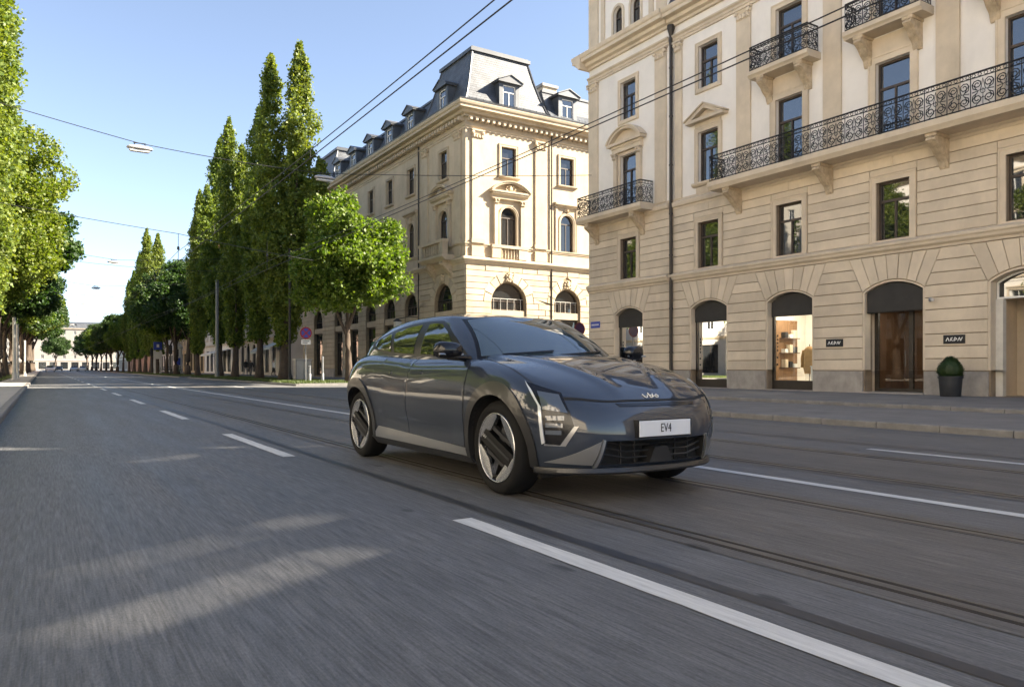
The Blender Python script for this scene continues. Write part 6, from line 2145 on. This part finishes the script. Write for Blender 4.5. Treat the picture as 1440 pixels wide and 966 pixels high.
# ================================================================== STREET FURNITURE
def pole(name, x, y, h, r, m, lab, cat='pole', z=.115, cap=True, group=None):
    o = empty(name, (x, y, z), lab, cat, group)
    MB().tube([(x, y, z - .02), (x, y, z + h)], [r, r * .85], 12).build('shaft', m, o, smooth=False, auto=50)
    MB().lathe([(r * 1.7, 0), (r * 1.7, .03), (r * 1.25, .05), (r * 1.25, .5), (r * 1.05, .52)], (x, y, z), 12).build('base_collar', m, o, auto=40)
    if cap: MB().lathe([(r * 1.05, -.02), (r * 1.05, .02), (r * .5, .05), (.002, .06)], (x, y, z + h), 12).build('cap', m, o)
    return o
pole('street_post', -1.62, 34.9, 3.5, .085, M['pole_white'], 'pale painted post on the sunlit left pavement', 'post')
pole('street_post', -1.75, 64, 4.4, .12, M['pole_white'], 'thick white post beside the dark upright trunk on the left', 'post')
pole('street_post', -1.7, 70, 4.2, .09, M['pole_white'], 'thinner white post just past the thick one on the left', 'post')
pole('street_post', -1.6, 92, 3.6, .09, M['pole_white'], 'distant white post in the left tree row', 'post')
pole('tram_mast', 12.4, 66.3, 8.2, .15, M['pole_grey'], 'grey tram wire mast between the poplar trunks', 'mast', z=.1)
pole('tram_mast', 12.6, 45.2, 8.0, .08, M['iron'], 'slim dark mast just behind the young maple', 'mast', z=.1)
# no-stopping sign
def round_sign(x, y, zc, r, h0, lab, face='nostop', dirv=-1):
    o = empty('traffic_sign', (x, y, .1), lab, 'traffic sign')
    MB().tube([(x, y, h0), (x, y, zc + r + .05)], .03, 8).build('post', M['pole_grey'], o, auto=50)
    Fs = lambda s, d, z: (x + s, y - .04 - d, z)
    MB(Fs).lathe([(r, 0), (r, .02)], (0, 0, zc), 28, 'y').build('rim', M['red'], o)
    MB(Fs).lathe([(r * .78, .0), (r * .78, .024)], (0, 0, zc), 28, 'y').build('field', M['blue'], o)
    for s in (-1, 1):
        a = R(45) * s; c_, s_ = math.cos(a), math.sin(a); w, L_ = r * .1, r * .8
        MB(Fs).prism([(q * c_ - p * s_, zc + q * s_ + p * c_) for q, p in ((-L_, -w), (L_, -w), (L_, w), (-L_, w))], .0, .027 + .001 * s).build('cross_bar', M['red'], o)
    MB(Fs).prism(rect(-r * .8, r * .8, zc - r - .32, zc - r - .05), 0, .02, .005).build('extra_panel', M['white'], o)
    mb = MB(Fs)
    for q in range(2): mb.box(-r * .6, r * .55 - q * .1, .02, .022, zc - r - .15 - q * .1, zc - r - .11 - q * .1)
    mb.build('panel_writing', M['black'], o)
    return o
round_sign(12.7, 42.3, 2.95, .34, .1, 'round no stopping sign with white panel on the grass under the maple')
def back_sign(x, y, zc, r, lab):
    o = empty('traffic_sign', (x, y, .175), lab, 'traffic sign')
    MB().tube([(x, y, .15), (x, y, zc + r)], .03, 8).build('post', M['pole_grey'], o, auto=50)
    Fs = lambda s, d, z: (x + s, y - .04 - d, z)
    MB(Fs).lathe([(r, 0), (r, .02)], (0, 0, zc), 28, 'y').build('disc', M['maroon'], o)
    MB(Fs).lathe([(r * .8, 0), (r * .8, .023)], (0, 0, zc), 28, 'y').build('field', mat('sign_violet', (.05, .015, .05), .5), o)
back_sign(20.6, 27.0, 2.72, .30, 'small round dark red sign at the corner of the cream building')
# grey cabinet, stele posts and lantern near the maple
o = empty('cabinet', (13.9, 47.0, .1), 'grey street cabinet standing on the grass near the dark mast', 'cabinet')
MB().box(13.4, 14.4, 46.7, 47.3, .1, 1.45).build('case', M['pole_grey'], o)
MB().box(13.36, 14.44, 46.66, 47.34, 1.45, 1.52).build('lid', M['lampgrey'], o)
MB().box(13.44, 13.88, 46.67, 46.69, .25, 1.4).build('door', M['lampgrey'], o); MB().box(13.92, 14.36, 46.67, 46.69, .25, 1.4).build('door', M['lampgrey'], o)
for x, y, h, lab in ((14.1, 43.6, 1.5, 'short grey bollard post nearest the no stopping sign'), (13.2, 43.2, .95, 'low grey bollard on the sunlit grass edge')):
    pole('bollard', x, y, h, .075, M['pole_grey'], lab, 'bollard', z=.1)
o = empty('wall_lantern', (20.7, 47.0, 3.6), 'square glass lantern on an arm at the corner building shop fronts', 'lantern')
MB().box(20.2, 20.6, 46.8, 47.2, 3.4, 4.1).build('glass_box', M['diffuser'], o); MB().lathe([(.34, 0), (.3, .06), (.05, .22)], (20.4, 47, 4.1), 4).build('hood', M['iron'], o)
MB().tube([(20.4, 47, 4.3), (21.2, 47, 4.45), (22.1, 47, 4.45)], .03, 6).build('arm', M['iron'], o)
# awnings on the far shop fronts
def awning(y0, y1, z, m, lab, x=XF, p=1.5):
    o = empty('shop_awning', (x, (y0 + y1) / 2, z), lab, 'awning')
    mb = MB(); a = [mb.pt(x - .02, y0, z), mb.pt(x - .02, y1, z), mb.pt(x - p, y1, z - .7), mb.pt(x - p, y0, z - .7)]
    b = [mb.pt(x - .02, y0, z - .05), mb.pt(x - .02, y1, z - .05), mb.pt(x - p, y1, z - .75), mb.pt(x - p, y0, z - .75)]
    mb.f += [a, b[::-1]] + [[a[k], a[(k + 1) % 4], b[(k + 1) % 4], b[k]] for k in range(4)]
    mb.build('canvas', m, o)
    MB().box(x - p, x - p + .02, y0, y1, z - .98, z - .74).build('valance', m, o)
    for y in (y0 + .1, y1 - .1): MB().tube([(x, y, z - 1.0), (x - p + .05, y, z - .76)], .02, 5).build('arm', M['iron'], o)
pblue = mat('pale_blue_canvas', (.42, .48, .5), .8); green = mat('green_canvas', (.03, .16, .06), .8)
awning(81, 84.6, 3.9, pblue, 'pale blue shop awning on the grey stone house')
awning(89, 92, 3.6, pblue, 'second pale blue awning farther along the grey stone house', p=1.1)
awning(50.7, 53.4, 3.5, green, 'small green awning on the corner building shop fronts', p=1.0)
awning(108, 116, 3.6, M['white'], 'white awning on the cream house behind the advertising column', p=2.6)
# twin-leg blue sign, advertising column
o = empty('information_sign', (12.6, 106.5, .1), 'blue square sign on tall pale twin posts by the far trees', 'sign')
for dx in (-.35, .35): MB().box(12.6 + dx - .11, 12.6 + dx + .11, 106.4, 106.6, .05, 3.2).build('post', M['pole_white'], o)
MB().box(12.1, 13.1, 106.2, 106.38, 3.3, 4.3).build('panel', M['blue'], o)
MB().box(12.45, 12.75, 106.17, 106.2, 3.6, 4.0).build('white_symbol', M['white'], o)
MB().box(12.1, 13.1, 106.22, 106.38, 2.1, 3.05).build('lower_panel', M['pole_white'], o)
o = empty('advertising_column', (14.6, 103, .1), 'white round advertising column with dark posters between distant trunks', 'column')
MB().lathe([(.55, 0), (.55, .35), (.48, .4), (.48, 3.3)], (14.6, 103, .1), 20).build('drum', M['white'], o, auto=40)
MB().lathe([(.6, 3.3), (.62, 3.4), (.4, 3.7), (.12, 3.95), (.02, 4.3)], (14.6, 103, .1), 20).build('roof', M['pole_white'], o, auto=40)
for k, (z0, z1, a0, a1, mm) in enumerate(((2.3, 3.2, 200, 265, 'anthracite'), (1.2, 2.1, 230, 290, 'blue'), (1.4, 2.2, 180, 220, 'maroon'))):
    mb = MB(); n = 8; rr = .487
    A = [mb.pt(14.6 + rr * math.cos(R(a0 + (a1 - a0) * j / n)), 103 + rr * math.sin(R(a0 + (a1 - a0) * j / n)), z0 + .1) for j in range(n + 1)]
    Bq = [mb.pt(14.6 + rr * math.cos(R(a0 + (a1 - a0) * j / n)), 103 + rr * math.sin(R(a0 + (a1 - a0) * j / n)), z1 + .1) for j in range(n + 1)]
    for j in range(n): mb.f.append([A[j], A[j + 1], Bq[j + 1], Bq[j]])
    mb.build('poster', M[mm], o)
# traffic lights
for x, y, lab in ((12.1, 108.5, 'dark traffic light near the blue twin post sign'), (12.2, 92.0, 'dark traffic light near the advertising column')):
    o = empty('traffic_light', (x, y, .1), lab, 'traffic light')
    MB().tube([(x, y, .05), (x, y, 3.6)], .06, 8).build('post', M['iron'], o)
    MB().box(x - .17, x + .17, y - .25, y - .05, 2.5, 3.5).build('signal_head', M['black'], o)
    for k in range(3): MB().lathe([(.1, 0), (.1, .08), (.09, .08), (.02, .02)], (x, y - .34, 2.68 + k * .32), 10, 'y').build('signal_lens', M['anthracite'], o)

# ---- bicycles
def bicycle(x, y, rz, lab, m):
    o = empty('bicycle', (x, y, .12), lab, 'bicycle', 'parked bicycles', rz)
    def add(nm, mb, mm): return mb.build(nm, mm, o, local=True)
    for px in (-.52, .52):
        mb = MB(); mb.tube([(px + .33 * math.cos(2 * PI * k / 20), 0, .34 + .33 * math.sin(2 * PI * k / 20)) for k in range(20)], .018, 5, True)
        for k in range(8): mb.tube([(px, 0, .34), (px + .32 * math.cos(PI * k / 4), 0, .34 + .32 * math.sin(PI * k / 4))], .004, 3)
        add('wheel', mb, M['black'])
    mb = MB()
    for a, b in (((-.52, .34), (-.12, .32)), ((-.12, .32), (.38, .78)), ((-.2, .8), (.38, .82)), ((-.2, .82), (-.12, .32)), ((-.52, .34), (-.2, .78)), ((.52, .34), (.36, .9))):
        mb.tube([(a[0], 0, a[1]), (b[0], 0, b[1])], .018, 5)
    add('frame', mb, m)
    mb = MB(); mb.tube([(.34, -.28, 1.02), (.40, -.1, 1.0), (.36, 0, .92), (.40, .1, 1.0), (.34, .28, 1.02)], .014, 5); add('handlebar', mb, M['steel'])
    mb = MB(); mb.prism([(-.34, .92), (-.08, .92), (-.1, .97), (-.32, .98)], -.07, .07, .02); add('saddle', mb, M['black'])
    return o
bm_ = [mat('bike_red', (.25, .03, .03), .4), mat('bike_blue', (.03, .07, .2), .4), M['black'], mat('bike_green', (.04, .12, .06), .4)]
labs = ['red bicycle parked by the advertising column', 'blue bicycle parked by the advertising column', 'black bicycle leaning near the far trunks', 'green bicycle leaning near the far trunks', 'second black bicycle beside the traffic light', 'second blue bicycle beside the traffic light']
for k, (x, y) in enumerate(((13.9, 99), (14.3, 100.2), (13.0, 97), (13.6, 95), (12.9, 104.5), (13.5, 105.2))):
    bicycle(x, y, .5 + k * .4, labs[k], bm_[[0, 1, 2, 3, 2, 1][k]])

# ---- people
def person(x, y, z, rz, lab, coat, trousers, skin, hair, h=1.76, stride=.18, arm=.1):
    o = empty('person', (x, y, z), lab, 'person', None, rz)
    k = h / 1.76
    V = [(0, 0, .95, .15, .11), (0, .01, 1.15, .155, .11), (0, .015, 1.36, .19, .12), (0, .02, 1.47, .09, .08), (0, .02, 1.53, .06, .06), (0, -.01, 1.63, .085, .10), (0, -.005, 1.70, .075, .09)]
    E = [(0, 1), (1, 2), (2, 3), (3, 4), (4, 5), (5, 6)]
    def add(p, par):
        V.append(p); E.append((par, len(V) - 1)); return len(V) - 1
    for s in (-1, 1):
        a = add((s * .10, 0, .88, .095, .095), 0); a = add((s * .105, -s * stride * .5 - .02, .50, .062, .065), a); a = add((s * .105, -s * stride + .05, .10, .042, .045), a); add((s * .11, -s * stride - .10, .04, .04, .035), a)
        a = add((s * .205, .02, 1.40, .062, .062), 2); a = add((s * .25, .03 + s * arm * .4, 1.13, .046, .046), a); a = add((s * .25, -.06 + s * arm, .90, .036, .036), a); add((s * .245, -.09 + s * arm, .80, .036, .022), a)
    me = bpy.data.meshes.new('body'); me.from_pydata([(p[0] * k, p[1] * k, p[2] * k) for p in V], E, [])
    ob = bpy.data.objects.new('body', me); COL.objects.link(ob)
    ob.modifiers.new('skin', 'SKIN'); sv = me.skin_vertices[0].data
    for q, p in zip(sv, V): q.radius = (p[3] * k, p[4] * k)
    sv[0].use_root = True
    ob.modifiers.new('sub', 'SUBSURF').levels = 2
    dg = bpy.context.evaluated_depsgraph_get(); m2 = bpy.data.meshes.new_from_object(ob.evaluated_get(dg)); bpy.data.objects.remove(ob)
    m2.materials.clear()
    for mm in (skin, coat, trousers, M['black'], hair): m2.materials.append(mm)
    for f in m2.polygons:
        c = f.center / k; f.use_smooth = True
        if c.z > 1.66 or (c.z > 1.56 and c.y > .02): f.material_index = 4
        elif c.z > 1.49: f.material_index = 0
        elif abs(c.x) > .2 and c.z < .88: f.material_index = 0
        elif c.z > .86: f.material_index = 1
        elif c.z > .09: f.material_index = 2
        else: f.material_index = 3
    b = bpy.data.objects.new('body', m2); COL.objects.link(b); b.parent = o
    return o
skinm = mat('skin', (.45, .28, .2), .6); hairm = mat('dark_hair', (.03, .02, .015), .7); jeans = mat('dark_jeans', (.03, .035, .05), .9); greyc = mat('grey_trousers', (.2, .2, .2), .9)
person(18.2, 82.0, .125, .3, 'person in a black jacket and grey trousers walking between the poplar trunks', M['black'], greyc, skinm, hairm)
person(18.4, 77.6 + 3, .125, 2.6, 'person in black clothes standing next to the walker in grey trousers', M['black'], jeans, skinm, hairm, 1.7)
person(20.6, 78.4 + 1.6, .125, 1.0, 'person in a light top and black trousers by the shop fronts', M['offwhite'], M['black'], skinm, hairm, 1.7)

# ---- distant cars
def far_car(paint_m):
    o = empty('parked_car', (0, 0, 0), '', 'car')
    prof = [(-2.1, .3), (2.1, .3), (2.15, .62), (1.95, .8), (1.1, .92), (-1.75, .98), (-2.1, .85), (-2.15, .6)]
    mb = MB(lambda s, d, z: (d, s, z)); mb.prism(prof, -.88, .88, .05, .06); a = mb.build('body', paint_m, o, local=True)
    mb = MB(); lo = [(-.76, 1.15), (.76, 1.15), (.76, -1.85), (-.76, -1.85)]; hi = [(-.6, .3), (.6, .3), (.58, -1.35), (-.58, -1.35)]
    A = [mb.pt(x, y, .93) for x, y in lo]; Bq = [mb.pt(x, y, 1.44) for x, y in hi]
    for j in range(4): mb.f.append([A[j], A[(j + 1) % 4], Bq[(j + 1) % 4], Bq[j]])
    mb.f.append(A[::-1]); mb.f.append(Bq); mb.build('windows', M['glass2'], o, local=True)
    MB().box(-.6, .6, -1.36, .31, 1.43, 1.48).build('roof', paint_m, o, local=True)
    for y in (-1.3, 1.3):
        for x in (-.8, .8): MB().lathe([(.05, -.1), (.32, -.1), (.32, .1), (.05, .1)], (x, y, .32), 16, 'x').build('wheel', M['black'], o, local=True)
    for x in (-.62, .62):
        MB().box(x - .18, x + .18, -2.17, -2.05, .62, .74).build('headlight', M['diffuser'], o, local=True)
        MB().box(x - .18, x + .18, 2.05, 2.17, .66, .78).build('tail_light', M['red'], o, local=True)
    return o
cp = [mat('car_white', (.7, .7, .68), .3, coat=1), mat('car_black', (.02, .02, .025), .3, coat=1), mat('car_silver', (.4, .42, .44), .3, .6, coat=1), mat('car_blue', (.03, .05, .14), .3, coat=1)]
for k, (x, y, m_, lab) in enumerate(((1.4, 205, 0, 'distant white car on the road near the left kerb'), (3.9, 262, 1, 'distant black car following the tram track'), (6.9, 230, 2, 'distant silver car on the far track'), (9.6, 250, 0, 'distant white car beside the right verge'),
                                     (1.5, 290, 3, 'distant dark blue car near the left kerb'), (5.0, 310, 0, 'distant white car far down between the tracks'), (9.4, 300, 1, 'distant black car beside the right verge'), (3.0, 335, 2, 'distant silver car at the very end of the avenue'))):
    c = far_car(cp[m_]); c.location = (x, y, 0.005); c['label'] = lab

# ---- planter with clipped shrub
o = empty('planter', (21.15, 10.92, .175), 'round charcoal planter on the pavement below the right plaque', 'planter')
MB().lathe([(.24, 0), (.255, .02), (.29, .5), (.31, .5), (.315, .56), (.29, .565), (.27, .53), (.02, .52)], (21.15, 10.92, .175), 28).build('pot', M['anthracite'], o, auto=40)
MB().lathe([(.275, .50), (.1, .53), (.002, .535)], (21.15, 10.92, .175), 20).build('soil', M['soil'], o)
rng = np.random.default_rng(3)
d = rng.normal(size=(9000, 3)); d /= np.linalg.norm(d, axis=1)[:, None]; rr = .30 * rng.uniform(.7, 1.03, 9000) ** .5
zz = d[:, 2]; c = np.stack([d[:, 0] * rr * (1 - .38 * zz) * .95, d[:, 1] * rr * (1 - .38 * zz) * .95, zz * rr * .98], 1) * (1 + .13 * np.sin(d[:, :1] * 9 + 1) * np.cos(d[:, 1:2] * 8) + .06 * rng.normal(size=(9000, 1)))
sh = empty('clipped_shrub', (21.15, 10.92, .7), 'dense dark green clipped shrub growing in the charcoal planter', 'shrub')
me = leaf_mesh('foliage', c, .045, 3, M['leaf_box'])
f_ = bpy.data.objects.new('foliage', me); COL.objects.link(f_); f_.parent = sh; f_.location = (0, 0, .27)
mb = MB(); mb.tube([(0, 0, -.02), (0.01, 0, .15), (0, .01, .35)], [.03, .025, .015], 6); st = mb.build('stem', M['bark'], sh, local=True)
print('furniture ok')
